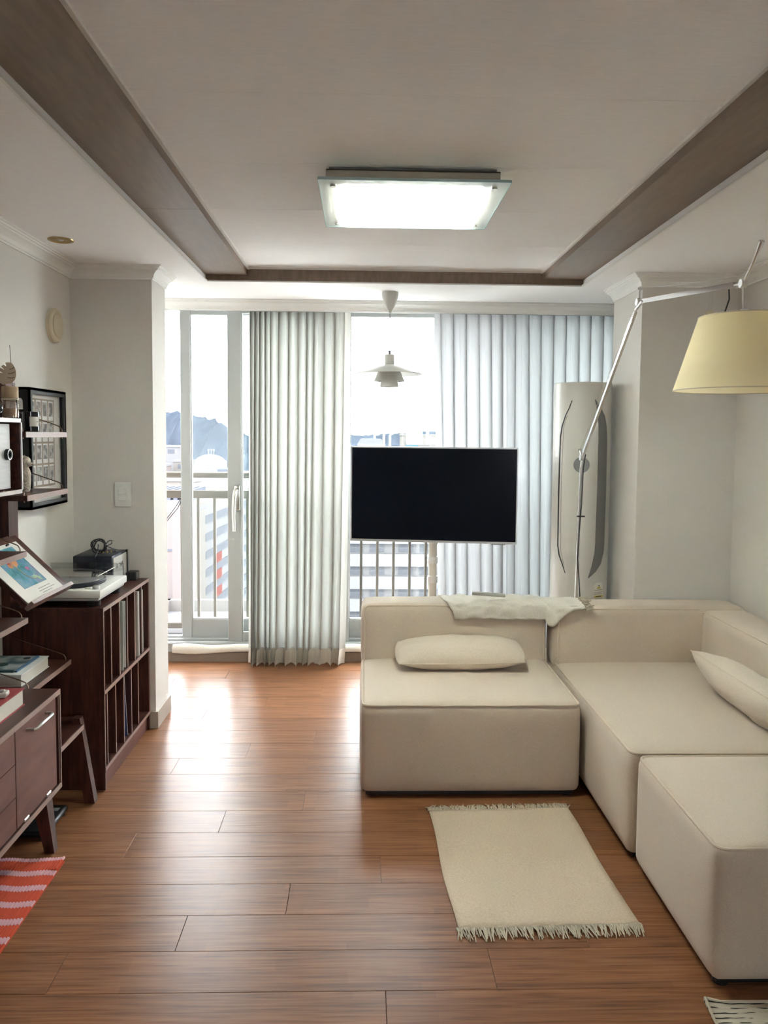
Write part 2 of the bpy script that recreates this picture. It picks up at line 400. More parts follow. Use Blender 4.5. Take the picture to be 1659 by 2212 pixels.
# white padded draught strip on the sill edge
V, F = [], []
nx = 60
for i in range(nx+1):
    x = -1.25+(XR-.02+1.25)*i/nx; w = .006*math.sin(i*1.3)+.004*math.sin(i*.37+1); top = .112+.004*math.sin(i*.9); sag = .018*math.exp(-((x+1.13)/.12)**2)
    for j in range(9):
        an = math.pi*(j/8)
        V.append((x, 5.075-.012*math.sin(an)+.03*(1-j/8)*.8, top-.046*(j/8)-sag*(j/8)+w*.4*math.sin(an)))
for i in range(nx):
    for j in range(8): F.append((i*9+j, i*9+j+1, (i+1)*9+j+1, (i+1)*9+j))
dsb = MB().add(V, F).build('draught_strip', 'throw', label='white padded fabric draught strip along the window sill', cat='draught strip')
so = dsb.modifiers.new('solid', 'SOLIDIFY'); so.thickness = .006

w2 = thing('fill_window', ((RW[0]+RW[1])/2, YB-.06, RW[2]), 'added unseen window behind the viewer, lets in fill light', 'window', kind='structure')
for a in ((RW[0], RW[1], RW[2], RW[2]+.05), (RW[0], RW[1], RW[3]-.05, RW[3]), (RW[0], RW[0]+.05, RW[2]+.05, RW[3]-.05), (RW[1]-.05, RW[1], RW[2]+.05, RW[3]-.05), ((RW[0]+RW[1])/2-.025, (RW[0]+RW[1])/2+.025, RW[2]+.05, RW[3]-.05)):
    box(a[0], a[1], YB-.09, YB-.04, a[2], a[3]).build('frame', 'pvc', w2, smooth=0)
for a, b_ in ((RW[0]+.05, (RW[0]+RW[1])/2-.025), ((RW[0]+RW[1])/2+.025, RW[1]-.05)): box(a, b_, YB-.068, YB-.062, RW[2]+.05, RW[3]-.05).build('pane', 'glass', w2, smooth=0)
# ------------------------------------------------------------------ sofa in three upholstered modules
def puff(x0, x1, y0, y1, z0, z1, r=.028, top=.012, side=.008, n=14):
    """upholstered block: rounded box with bulging faces"""
    V, F = [], []; idx = {}
    hx, hy, hz = (x1-x0)/2, (y1-y0)/2, (z1-z0)/2; cx, cy, cz = (x0+x1)/2, (y0+y1)/2, (z0+z1)/2
    def pt(a, b, c):
        k = (round(a, 5), round(b, 5), round(c, 5))
        if k in idx: return idx[k]
        p = Vector((a*hx, b*hy, c*hz))
        q = Vector((max(-hx+r, min(hx-r, p.x)), max(-hy+r, min(hy-r, p.y)), max(-hz+r, min(hz-r, p.z))))
        d = p-q
        if d.length > 1e-6: p = q+d.normalized()*min(r, d.length) if (abs(d.x) > 1e-6)+(abs(d.y) > 1e-6)+(abs(d.z) > 1e-6) > 1 else p
        f = lambda t: 1-t**4
        p.z += (top if c > .99 else 0)*f(a)*f(b)
        p.x += (side if a > .99 else -side if a < -.99 else 0)*f(b)*f(c)
        p.y += (side if b > .99 else -side if b < -.99 else 0)*f(a)*f(c)
        idx[k] = len(V); V.append((cx+p.x, cy+p.y, cz+p.z)); return idx[k]
    # denser near the edges
    g = []
    for i in range(n+1):
        t = -1+2*i/n; g.append(math.copysign(1-(1-abs(t))**1.6, t))
    for ax in range(3):
        for sgn in (-1, 1):
            for i in range(n):
                for j in range(n):
                    q = []
                    for (u, v) in ((g[i], g[j]), (g[i+1], g[j]), (g[i+1], g[j+1]), (g[i], g[j+1])):
                        a = [0, 0, 0]; a[ax] = sgn; a[(ax+1) % 3] = u; a[(ax+2) % 3] = v; q.append(pt(*a))
                    F.append(tuple(q if sgn > 0 else q[::-1]))
    return MB().add(V, F)
def ring(x0, x1, y0, y1, z, r=.03, seg=5, wob=.0):
    P = []
    for cx, cy, a in ((x1-r, y1-r, 0), (x0+r, y1-r, 90), (x0+r, y0+r, 180), (x1-r, y0+r, 270)):
        for i in range(seg+1):
            an = R(a+90*i/seg); P.append((cx+r*math.cos(an), cy+r*math.sin(an), z))
    out = []
    for i, p in enumerate(P):
        q = P[(i+1) % len(P)]; out.append(p); L = math.dist(p, q)
        if L > .2:
            for k in range(1, 6): out.append(tuple(p[j]+(q[j]-p[j])*k/6 for j in range(3)))
    return out
def feet(t, pts):
    for x, y in pts: MB().lathe([(0, 0), (.022, 0), (.022, .024), (0, .024)], (x, y, 0), 14).build('foot', 'black', t)
ZS, ZB = .40, .672
# left seat with low back
t = thing('sofa_module', (.46, 3.5, 0), 'armless beige sofa seat with low back, nearest the balcony window', 'sofa', 'modules of the beige corner sofa')
puff(0, .912, 3.13, 3.97, .022, ZS-.003).build('seat', 'uphol', t, smooth=60)
puff(.002, .910, 3.772, 3.972, ZS-.05, ZB+.002, r=.03, top=.006).build('backrest', 'uphol', t, smooth=60)
MB().tube(ring(.006, .906, 3.134, 3.80, ZS-.008), .005, 8, closed=True).build('piping', 'piping', t)
MB().tube([(.012, 3.772, ZS)]+[(.012, 3.774, ZB-.03), (.016, 3.777, ZB-.014), (.03, 3.779, ZB-.006), (.25, 3.7785, ZB-.004), (.5, 3.778, ZB-.004), (.88, 3.779, ZB-.006), (.896, 3.777, ZB-.014), (.90, 3.774, ZB-.03), (.90, 3.772, ZS)], .0045, 8).build('piping', 'piping', t)
box(.02, .89, 3.15, 3.95, .008, .03).build('base_board', 'black', t)
feet(t, [(.05, 3.18), (.86, 3.18), (.05, 3.9), (.86, 3.9)])
# corner chaise
t = thing('sofa_module', (1.42, 3.2, 0), 'beige corner sofa seat with back and right arm against the wall', 'sofa', 'modules of the beige corner sofa')
puff(.945, 1.884, 2.64, 3.915, .022, ZS-.003).build('seat', 'uphol', t, smooth=60)
puff(.947, 1.886, 3.712, 3.917, ZS-.05, ZB+.002, r=.03, top=.006).build('backrest', 'uphol', t, smooth=60)
puff(1.662, 1.886, 2.645, 3.725, ZS-.05, ZB-.008, r=.03, top=.006).build('armrest', 'uphol', t, smooth=60)
MB().tube(ring(.951, 1.70, 2.645, 3.75, ZS-.008), .005, 8, closed=True).build('piping', 'piping', t)
MB().tube([(.957, 3.712, ZS), (.957, 3.714, ZB-.03), (.961, 3.717, ZB-.014), (.975, 3.719, ZB-.006), (1.3, 3.7185, ZB-.004), (1.655, 3.719, ZB-.006)], .0045, 8).build('piping', 'piping', t)
MB().tube([(1.663, 3.715, ZS+.02), (1.665, 3.715, ZB-.04), (1.668, 3.712, ZB-.022), (1.670, 3.69, ZB-.014), (1.6695, 3.2, ZB-.013), (1.670, 2.67, ZB-.014), (1.667, 2.652, ZB-.03), (1.664, 2.648, ZS)], .0045, 8).build('piping', 'piping', t)
box(.97, 1.86, 2.66, 3.89, .008, .03).build('base_board', 'black', t)
feet(t, [(1.0, 2.69), (1.83, 2.69), (1.0, 3.86), (1.83, 3.86)])
# ottoman
t = thing('ottoman', (1.42, 2.3, 0), 'square beige upholstered ottoman block, nearest piece of the corner sofa', 'ottoman', 'modules of the beige corner sofa')
puff(.957, 1.884, 1.995, 2.612, .022, ZS+.002).build('seat', 'uphol', t, smooth=60)
MB().tube(ring(.963, 1.878, 2.001, 2.606, ZS-.003), .005, 8, closed=True).build('piping', 'piping', t)
box(.98, 1.86, 2.02, 2.59, .008, .03).build('base_board', 'black', t)
feet(t, [(1.0, 2.04), (1.84, 2.04), (1.0, 2.57), (1.84, 2.57)])

# cushions
def pillow(hx, hy, hz, n=26, wr=0.0, seed=1):
    rnd = random.Random(seed); ph = [rnd.uniform(0, 6) for _ in range(6)]
    V, F = [], []
    def prof(a): return max(0.0, 1-abs(a)**2.6)
    for sgn in (1, -1):
        for i in range(n+1):
            for j in range(n+1):
                a = -1+2*i/n; b_ = -1+2*j/n
                a = math.copysign(1-(1-abs(a))**1.35, a); b_ = math.copysign(1-(1-abs(b_))**1.35, b_)
                t_ = (prof(a)*prof(b_))**.55
                pull = 1-.045*(b_*b_) if True else 1
                pull2 = 1-.06*(a*a)
                w = wr*(math.sin(9*a+ph[0]+2*b_)*.5+math.sin(17*a+ph[1])*.35+math.sin(13*b_+ph[2]+4*a)*.3)*t_
                V.append((a*hx*pull, b_*hy*pull2, sgn*(hz*t_+w)))
    N = (n+1)**2
    for s_ in (0, 1):
        for i in range(n):
            for j in range(n):
                q = [s_*N+i*(n+1)+j, s_*N+(i+1)*(n+1)+j, s_*N+(i+1)*(n+1)+j+1, s_*N+i*(n+1)+j+1]
                F.append(tuple(q if s_ == 0 else q[::-1]))
    seam = [(a*hx*(1-.045*b_*b_), b_*hy*(1-.06*a*a), 0) for a, b_ in
            [(-1+2*i/20, -1) for i in range(20)]+[(1, -1+2*i/20) for i in range(20)]+[(1-2*i/20, 1) for i in range(20)]+[(-1, 1-2*i/20) for i in range(20)]]
    return MB().add(V, F), MB().tube(seam, .0028, 6, closed=True)
def put_pillow(hx, hy, hz, loc, rot, label, wr, seed):
    t = thing('cushion', loc, label, 'cushion', 'loose cushions on the corner sofa')
    mx = Matrix.Translation(loc) @ Euler(rot).to_matrix().to_4x4()
    a, b_ = pillow(hx, hy, hz, wr=wr, seed=seed)
    a.xf(mx).build('cover', 'cushion', t, smooth=70); b_.xf(mx).build('seam', 'piping', t)
put_pillow(.305, .125, .066, (.465, 3.640, .474), (R(10), R(-1.0), R(-1)), 'flat oblong beige cushion lying on the left sofa seat', .003, 3)
put_pillow(.40, .135, .080, (1.553, 2.955, .487), (R(40), 0, R(91)), 'wrinkled beige cushion leaning on the right sofa arm', .005, 5)

# throw over the sofa back, twisted end with fringe
V, F = [], []
nx, ns = 64, 26
prof = [(3.965, .678), (3.93, .684), (3.87, .686), (3.80, .685), (3.772, .682), (3.758, .672), (3.754, .655), (3.752, .630), (3.751, .605)]
def pl(t_):
    k = t_*(len(prof)-1); i = min(int(k), len(prof)-2); u = k-i
    return prof[i][0]*(1-u)+prof[i+1][0]*u, prof[i][1]*(1-u)+prof[i+1][1]*u
for i in range(nx+1):
    u = i/nx; x = .385+u*.70
    for j in range(ns+1):
        s_ = j/ns
        # front edge: hangs to z .61, rises at both ends; right of x=.92 the cloth twists to a rope
        lim = 1.0
        if x > .93: lim = 1-.38*((x-.93)/.155)**.8
        s2 = s_*lim
        y, z = pl(s2)
        xx = x + (s_*.065 if u < .25 else s_*.065*max(0, 1-(u-.25)/.3))
        tw = 0
        if x > .90:
            y -= .060*min(1, (x-.90)/.05); pinch = math.exp(-((x-.925)/.030)**2)
            y += .012*pinch; z -= .006*pinch+.03*pinch*s_**3
        wr = .008*math.sin(22*xx+5*s_)*math.sin(7*s_+2)+.004*math.sin(47*xx-9*s_)+.005*math.sin(31*xx+14*s_)*s_
        hump = .008*math.exp(-((s_-.3)/.2)**2)
        V.append((xx, y-abs(wr)*1.0-.003*(s_ > .5), z+abs(wr)*1.1+hump*.6*(1+math.sin(9*xx))))
for i in range(nx):
    for j in range(ns): F.append((i*(ns+1)+j, i*(ns+1)+j+1, (i+1)*(ns+1)+j+1, (i+1)*(ns+1)+j))
t = thing('throw_blanket', (.74, 3.85, .68), 'crumpled off-white throw draped over the sofa back', 'blanket')
o = MB().add(V, F).build('cloth', 'throw', t, smooth=80)
so = o.modifiers.new('solid', 'SOLIDIFY'); so.thickness = .007; so.offset = 1
fr = MB(); rnd = random.Random(4)
for i in range(70):
    y = rnd.uniform(3.665, 3.82); z = .690+rnd.uniform(-.004, .018)-(.02 if y < 3.70 else 0); L = rnd.uniform(.02, .045)
    dy, dz = rnd.uniform(-.014, .014), rnd.uniform(-.016, .012)
    fr.tube([(1.078, y, z), (1.078+L*.5, y+dy*.4, z+dz*.2+.004), (1.078+L, y+dy, z+dz)], [.0022, .002, .0014], 5)
fr.build('fringe', 'fringe', t, kind='stuff')
# slim white remote on the throw
t = thing('remote_control', (.63, 3.80, .70), 'slim white remote control lying on the throw over the sofa back', 'remote control')
mx = Matrix.Translation((.625, 3.790, .722)) @ Euler((R(-4), R(1.5), R(-12))).to_matrix().to_4x4()
MB().rbox(-.082, .082, -.017, .017, -.008, .008, r=.005).xf(mx).build('body', mk('remotegrey', (.46, .45, .42), .45), t)
for i in range(3): MB().lathe([(0, .0095), (.006, .0095), (.006, .007)], (.01+.02*i, 0, 0), 12).xf(mx).build('button', 'white', t)

# ------------------------------------------------------------------ rugs
def fringe_strip(xa, xb, y, dirn, n, seed, L0=.035, z=.006):
    rnd = random.Random(seed); mb = MB()
    for i in range(n):
        x = xa+(xb-xa)*(i+.5)/n+rnd.uniform(-.003, .003); L = L0*rnd.uniform(.6, 1.25); dx = rnd.uniform(-.016, .018)
        zb = rnd.uniform(.001, .008)
        mb.tube([(x, y, z), (x+dx*.35, y+dirn*L*.4, z+zb), (x+dx, y+dirn*L, .0025+rnd.uniform(0, .004))], [.0022, .0026, .0014], 5)
    return mb
def cloth_rug(x0, x1, y0, y1, n=24, m_=28, wav=.0012, seed=2, curl=None):
    rnd = random.Random(seed); V, F = [], []
    for i in range(n+1):
        for j in range(m_+1):
            u, v = i/n, j/m_
            ex = .004*math.sin(7*v+seed)*(1 if u in (0, 1) else 0)
            z = .007+wav*(math.sin(11*v+3*u)+math.sin(5*u+17*v*.7))+.0025*math.exp(-((v-.28)/.012)**2)
            if curl: z += curl(u, v)
            V.append((x0+(x1-x0)*u+ex, y0+(y1-y0)*v, z))
    for i in range(n):
        for j in range(m_): F.append((i*(m_+1)+j, (i+1)*(m_+1)+j, (i+1)*(m_+1)+j+1, i*(m_+1)+j+1))
    return MB().add(V, F)
def solid(o, th=.006):
    so = o.modifiers.new('solid', 'SOLIDIFY'); so.thickness = th; so.offset = -1
t = thing('rug', (.566, 2.65, 0), 'small plain cream woven rug with fringed ends in front of the sofa', 'rug', 'rugs on the floor')
o = cloth_rug(-.2815, .2815, -.376, .376); o.xf(Matrix.Translation((.566, 2.65, 0)) @ Matrix.Rotation(R(1.9), 4, 'Z'))
o = o.build('pile', 'creamrug', t, smooth=80); solid(o)
for s_, sd in ((1, 11), (-1, 12)):
    mb = fringe_strip(-.285, .285, s_*.372, s_, 190, sd, L0=.04 if s_ > 0 else .052); mb.xf(Matrix.Translation((.566, 2.65, 0)) @ Matrix.Rotation(R(1.9), 4, 'Z'))
    mb.build('fringe', 'fringe', t, kind='stuff')
# red striped rug: cords running away from the viewer, stripes woven across
m = mk('redcord', (.55, .07, .025), .95)
m2 = mk('pinkcord', (.62, .36, .42), .95)
t = thing('rug', (-1.24, 2.2, 0), 'red rug with pink cross stripes beside the sideboard', 'rug', 'rugs on the floor')
XA, XB, YA, YZ = -1.44, -1.035, 1.72, 2.672
ncord = 40; segs = []
y = YZ
pat = [('pinkcord', .016)]
while y > YA:
    for k_, w in (('pinkcord', .020),) if y == YZ else (('redcord', .058), ('pinkcord', .030)):
        segs.append((k_, y-w, y)); y -= w
mbs = {'redcord': MB(), 'pinkcord': MB()}
wc = (XB-XA)/ncord
for i in range(ncord):
    x = XA+(i+.5)*wc; lift = .007*max(0, (i-ncord+6)/6)**2
    for k_, a, b_ in segs:
        wob = .004*math.sin(i*.45+a*9)
        n0 = [(x, a+wob, .005), (x, (a+b_)/2+wob, .006), (x, b_+wob, .005)]
        if b_ > YZ-.03: n0 = [(p[0], p[1], p[2]+lift*1.5) for p in n0]
        mbs[k_].tube(n0, wc*.47, 6, caps=True)
for i, (k_, a, b_) in enumerate(segs):
    mb = MB(); mb.v = []
mbs['redcord'].build('red_weave', 'redcord', t, kind='stuff'); mbs['pinkcord'].build('pink_stripes', 'pinkcord', t, kind='stuff')
box(XA, XB, YA, YZ-.01, 0, .004).build('backing', 'redcord', t)
# cream rug with black dashes, lower right
m = mk('dashrug', (.5, .46, .37), .95)
b = m.node_tree.nodes['Principled BSDF']
tc = nd(m, 'ShaderNodeTexCoord'); mp = nd(m, 'ShaderNodeMapping'); mp.inputs['Scale'].default_value = (26, 120, 1)
nz = nd(m, 'ShaderNodeTexNoise'); nz.inputs['Scale'].default_value = 1.0; nz.inputs['Detail'].default_value = 1
wv = nd(m, 'ShaderNodeTexWave'); wv.bands_direction = 'Y'; wv.inputs['Scale'].default_value = 19.0; wv.inputs['Distortion'].default_value = .6
ln(m, tc.outputs['Object'], mp.inputs[0]); ln(m, mp.outputs[0], nz.inputs['Vector']); ln(m, tc.outputs['Object'], wv.inputs['Vector'])
ml = nd(m, 'ShaderNodeMath', operation='MULTIPLY'); ln(m, nz.outputs['Fac'], ml.inputs[0]); ln(m, wv.outputs['Fac'], ml.inputs[1])
cr = nd(m, 'ShaderNodeValToRGB'); cr.color_ramp.elements[0].position = .46; cr.color_ramp.elements[1].position = .52
cr.color_ramp.elements[0].color = (.50, .46, .37, 1); cr.color_ramp.elements[1].color = (.03, .028, .025, 1)
ln(m, ml.outputs[0], cr.inputs[0]); ln(m, cr.outputs[0], b.inputs['Base Color'])
bp = nd(m, 'ShaderNodeBump'); bp.inputs['Strength'].default_value = .6; bp.inputs['Distance'].default_value = .004
ln(m, wv.outputs['Fac'], bp.inputs['Height']); ln(m, bp.outputs[0], b.inputs['Normal'])
t = thing('rug', (1.35, 1.62, 0), 'cream rug with black dashes, partly in view in front of the ottoman', 'rug', 'rugs on the floor')
o = cloth_rug(.912, 1.80, 1.30, 1.948, wav=.0006, curl=lambda u, v: .012*max(0, v-.93)/.07*max(0, 1-u*12)).build('pile', 'dashrug', t, smooth=80); solid(o)
hem = [(.914, 1.30+.64*i/12, .008) for i in range(13)]; hem[-1] = (.916, 1.946, .022)
MB().tube(hem+[(.93, 1.948, .016), (.96, 1.947, .009)]+[(.96+.14*i, 1.947, .008) for i in range(1, 7)], .004, 6).build('hem', 'fringe', t)

# ------------------------------------------------------------------ curtains
def curtain(name, xt0, xt1, xb0, xb1, yc, z0, z1, nf, amp, m, label, seed, pinch, hem=.10, hm='curtainhem', spread=None, zwav=0.0):
    rnd = random.Random(seed)
    t = thing(name, ((xb0+xb1)/2, yc, z0), label, 'curtain', 'sheer white curtains at the window')
    ws = [rnd.uniform(.85, 1.15) for _ in range(nf)] if pinch else ([.5, .55, .45, .6, .55, 1.25, .8, 1.15, .7, .85, 1.3, .9, 1.2])
    nf = len(ws); tot = sum(ws); cum = [0]
    for w in ws: cum.append(cum[-1]+w/tot)
    am = [rnd.uniform(.65, 1.2) for _ in range(nf)]; hw = [rnd.uniform(.11, .15) if pinch else rnd.uniform(.16, .30) for _ in range(nf)]; sk = [rnd.uniform(-.06, .06) for _ in range(nf)]
    per = 26; NX = nf*per; NZ = 30; V, F = [], []
    for j in range(NZ+1):
        v = j/NZ; z = z0+(z1-z0)*v
        for i in range(NX+1):
            k_ = min(i//per, nf-1); u = (i-k_*per)/per; c0, c1 = cum[k_], cum[k_+1]
            tt = c0+(c1-c0)*u
            e = spread(v) if spread else v
            x = (xb0+(xt0-xb0)*e)*(1-tt)+(xb1+(xt1-xb1)*e)*tt
            wdt = (c1-c0)*abs(xb1-xb0)
            # each repeat: a soft panel and one pleat folded back on itself
            pc = .5+sk[k_]*(1-v); w_ = hw[k_]*(1.35-.35*v if pinch else 1.15-.15*v); q = (u-pc)/w_
            g_ = math.exp(-q*q)
            y = yc+amp*am[k_]*(.5-1.35*g_)*(1-.35*pinch*v**6)+amp*.25*math.cos(2*math.pi*u)*(1-v*.5)
            if abs(q) < 2.2: x -= wdt*w_*(1.05 if pinch else 1.25)*q*math.exp(-q*q*.8)*(.75+.25*am[k_])
            x += .012*(1-v)*math.sin(k_*1.7+seed)*math.sin(math.pi*u)
            V.append((x, y, z+(zwav*math.sin(3*k_+6*u) if j == 0 else 0)))
    for j in range(NZ):
        for i in range(NX):
            F.append((j*(NX+1)+i, j*(NX+1)+i+1, (j+1)*(NX+1)+i+1, (j+1)*(NX+1)+i))
    MB().add(V, F).build('fabric', m, t, smooth=80)
    # turned-up hem: a second layer just in front
    H = []; HF = []
    for j in (0, 1):
        for i in range(NX+1):
            p, q = Vector(V[i]), Vector(V[(NX+1)+i]); d = (q-p)*(hem/(q.z-p.z)) if j else Vector((0, 0, 0))
            H.append((p.x+d.x, p.y+d.y-.003, p.z+d.z))
    for i in range(NX): HF.append((i, i+1, NX+2+i, NX+1+i))
    MB().add(H, HF).build('hem', hm, t, smooth=80)
    return t
curtain('curtain', -.735, -.085, -.745, -.115, 5.010, .006, 2.42, 11, .055, 'curtainL', 'sheer white curtain gathered left of the television', 21, 0.0, spread=lambda v: v**.5, zwav=.004)
curtain('curtain', .440, 1.86, .505, 1.86, 4.990, .020, 2.42, 18, .036, 'curtainR', 'sheer white pleated curtain drawn behind the television', 8, 1.0)
rl = thing('curtain_rail', (.2, 4.97, 2.42), 'white curtain rail inside the pelmet above the window', 'curtain rail')
box(XL+.01, XR-.01, 4.985, 5.015, 2.425, 2.45).build('track', 'white', rl)
for x in (-1.2, -.4, .4, 1.2): box(x-.01, x+.01, 4.99, 5.01, 2.45, 2.5).build('bracket', 'white', rl)

# ------------------------------------------------------------------ ceiling light
t = thing('ceiling_light', (.16, 2.85, 2.32), 'square glass-plate ceiling light with glowing tubes', 'ceiling light')
ob = -.13; oc = .45
MB().box(ob+.01, oc-.01, 2.655, 3.085, 2.378, ZT).build('base_plate', 'grey', t, smooth=0)
hb = MB().box(ob, oc, 2.64, 2.644, 2.334, 2.380).box(ob, oc, 3.096, 3.10, 2.334, 2.380).box(ob, ob+.004, 2.644, 3.096, 2.334, 2.380).box(oc-.004, oc, 2.644, 3.096, 2.334, 2.380).box(ob, oc, 2.64, 3.10, 2.376, 2.380)
hb.build('housing', mk('lamphousing', (.40, .36, .30), .5), t, smooth=0)
MB().box(ob+.006, ob+.055, 2.65, 3.09, 2.336, 2.346).build('end_plate', 'white', t); MB().box(oc-.055, oc-.006, 2.65, 3.09, 2.336, 2.346).build('end_plate', 'white', t)
MB().box(ob+.006, oc-.006, 2.648, 3.092, 2.372, 2.374).build('reflector', 'white', t)
for i in range(4):
    y = 2.70+.1133*i; MB().tube([(ob+.06, y, 2.355), (oc-.06, y, 2.355)], .011, 12).build('tube', 'tubelight', t)
MB().rbox(-.152, .472, 2.555, 3.125, 2.318, 2.326, r=.002, seg=1).build('glass_plate', 'lampglass', t, smooth=0)
ed = MB().box(-.153, -.150, 2.555, 3.125, 2.3175, 2.3265).box(.470, .473, 2.555, 3.125, 2.3175, 2.3265).box(-.15, .47, 2.553, 2.556, 2.3175, 2.3265).box(-.15, .47, 3.124, 3.127, 2.3175, 2.3265)
ed.build('plate_edge', mk('glassedge', (.42, .58, .60), .15), t, smooth=0)
for x in (-.105, .425):
    for y in (2.61, 3.07): MB().lathe([(0, -.006), (.010, -.006), (.010, .02), (0, .02)], (x, y, 2.318), 16).build('standoff', 'nickel', t)

# ------------------------------------------------------------------ pendant lamp
px_, py_ = .1475, 4.52
t = thing('pendant_lamp', (px_, py_, 1.784), 'white three-tier pendant lamp hanging in front of the window', 'pendant lamp')
mk('lampwhite', (.60, .60, .565), .42)
def lz(z): return 1.5+(z-1.5)*1.0226
def L_(name, prof, m='lampwhite', n=48): return MB().lathe([(r_, lz(z)) for r_, z in prof], (px_, py_, 0), n).build(name, m, t, smooth=40)
L_('canopy', [(.0, 2.302), (.0475, 2.302), (.0475, 2.29), (.045, 2.272), (.037, 2.245), (.024, 2.215), (.010, 2.197), (.006, 2.188), (0, 2.188)])
L_('cord', [(.0022, 2.19), (.0022, 1.97)], 'midgrey', 8)
L_('strain_relief', [(0, 1.978), (.010, 1.978), (.010, 1.974), (.0075, 1.972), (.0075, 1.956), (0, 1.956)], 'grey', 20)
L_('socket_cover', [(0, 1.958), (.024, 1.958), (.028, 1.953), (.028, 1.897), (0, 1.897)])
L_('top_shade', [(.028, 1.9005), (.05, 1.900), (.09, 1.891), (.135, 1.874), (.175, 1.857), (.1935, 1.8485), (.1935, 1.8465), (.175, 1.8545), (.135, 1.8715), (.09, 1.8885), (.05, 1.8975), (.028, 1.898)], n=64)
L_('middle_shade', [(.034, 1.896), (.050, 1.880), (.066, 1.858), (.080, 1.828), (.0895, 1.808), (.0895, 1.8065), (.078, 1.8265), (.064, 1.856), (.048, 1.878), (.032, 1.894)])
L_('lower_shade', [(.030, 1.875), (.040, 1.85), (.047, 1.82), (.052, 1.79), (.0545, 1.7785), (.0545, 1.777), (.050, 1.79), (.045, 1.82), (.038, 1.85), (.028, 1.875)])
L_('bulb', [(0, 1.80), (.018, 1.806), (.024, 1.822), (.018, 1.845), (.013, 1.86), (.013, 1.90)], 'offwhite', 20)

# recessed brass downlight
t = thing('downlight', (-1.293, 3.405, ZC), 'round brass recessed downlight in the ceiling beside the left wall', 'downlight')
MB().lathe([(.034, -.002), (.040, -.007), (.052, -.004), (.054, .0), (.034, 0), (.030, .0)], (-1.293, 3.405, ZC), 32).build('ring', 'brass', t)
MB().lathe([(.034, -.002), (.028, -.003), (.020, -.0028), (.014, -.001), (0, -.0006)], (-1.293, 3.405, ZC), 32).build('reflector', 'brass', t)
MB().lathe([(0, -.006), (.008, -.005), (.013, -.0015)], (-1.293, 3.405, ZC), 20).build('bulb', 'offwhite', t)

# ------------------------------------------------------------------ television on a pole stand
t = thing('television', (.42, 4.62, 0), 'black flat television on a white pole stand before the curtains', 'television')
mx = Matrix.Translation((.4175, 4.60, 1.152)) @ Matrix.Rotation(R(-8), 4, 'Z')
w2, h2 = .4925, .281
mk('screen', (.003, .005, .010), .2, spec=.15)
MB().rbox(-w2, w2, -.005, .022, -h2, h2, r=.003, seg=1).xf(mx).build('cabinet', 'darkgrey', t)
MB().box(-w2+.006, w2-.006, -.0075, -.004, -h2+.011, h2-.006).xf(mx).build('screen', 'screen', t, smooth=0)
fr = MB()
fr.box(-w2-.002, w2+.002, -.009, .02, h2-.005, h2+.003).box(-w2-.002, -w2+.005, -.009, .02, -h2, h2).box(w2-.005, w2+.002, -.009, .02, -h2, h2).box(-w2-.002, w2+.002, -.009, .02, -h2-.003, -h2+.010)
fr.xf(mx).build('bezel', 'silver', t, smooth=0)
MB().rbox(.345, .43, -.006, .012, -h2-.009, -h2-.002, r=.002, seg=1).xf(mx).build('sensor', 'grey', t)
MB().rbox(-.28, .28, .022, .055, -.2, .18, r=.01).xf(mx).build('back_cover', 'white', t)
MB().tube([(.43, 4.72, .03), (.43, 4.72, 1.25)], .0255, 20).build('pole', 'offwhite', t)
for z in (.745, .625, .865): MB().lathe([(.0255, -.020), (.031, -.020), (.031, .020), (.0255, .020)], (.43, 4.72, z), 24).build('collar', 'white', t)
MB().rbox(.36, .50, 4.64, 4.70, 1.05, 1.25, r=.006).build('mount', 'white', t)
MB().lathe([(0, 0), (.20, 0), (.20, .012), (.19, .02), (.03, .032), (0, .032)], (.43, 4.66, 0), 40).build('base', 'white', t)

# ------------------------------------------------------------------ tower air conditioner
ax_, ay_, ar = 1.222, 4.33, .157
t = thing('air_conditioner', (ax_, ay_, 0), 'tall white rounded tower air conditioner beside the right pier', 'air conditioner')
mk('acwhite', (.60, .59, .55), .38); mk('acgrey', (.17, .17, .165), .4)
MB().lathe([(0, 0), (ar-.004, 0), (ar, .01), (ar, 1.792), (ar-.004, 1.80), (0, 1.80)], (ax_, ay_, 0), 96).build('body', 'acwhite', t, smooth=30)
def cyl_patch(name, m, rows, off, n=10):
    """rows: list of (z, a0, a1): angles in degrees from straight towards the viewer, + to the right"""
    V, F = [], []
    for z, a0, a1 in rows:
        for i in range(n+1):
            a = R(a0+(a1-a0)*i/n); V.append((ax_+(ar+off)*math.sin(a), ay_-(ar+off)*math.cos(a), z))
    for j in range(len(rows)-1):
        for i in range(n): F.append((j*(n+1)+i, j*(n+1)+i+1, (j+1)*(n+1)+i+1, (j+1)*(n+1)+i))
    o = MB().add(V, F).build(name, m, t, smooth=60); so = o.modifiers.new('solid', 'SOLIDIFY'); so.thickness = .003; so.offset = 0
    return o
cyl_patch('side_vent', 'acgrey', [(1.705, 8, 9), (1.66, 12, 22), (1.62, 15, 32), (1.57, 17.5, 38), (1.50, 18, 42), (1.2, 18, 43), (.93, 17, 42), (.87, 15.5, 40), (.81, 11, 32), (.77, 7, 20), (.735, 3, 4)], .001)
cyl_patch('side_groove', 'black', [(1.70, -37.5, -36), (1.66, -43, -41), (1.62, -51, -49), (1.56, -60, -57), (1.50, -64, -61), (1.2, -65, -62), (.9, -64, -61), (.85, -60, -57), (.80, -50, -48), (.755, -43, -42)], .0006, 2)
cyl_patch('front_seam', 'grooveline', [(1.62, -46, -45.4), (1.55, -55, -54.4), (1.2, -57, -56.4), (.88, -55, -54.4), (.80, -46, -45.4)], .0004, 1)
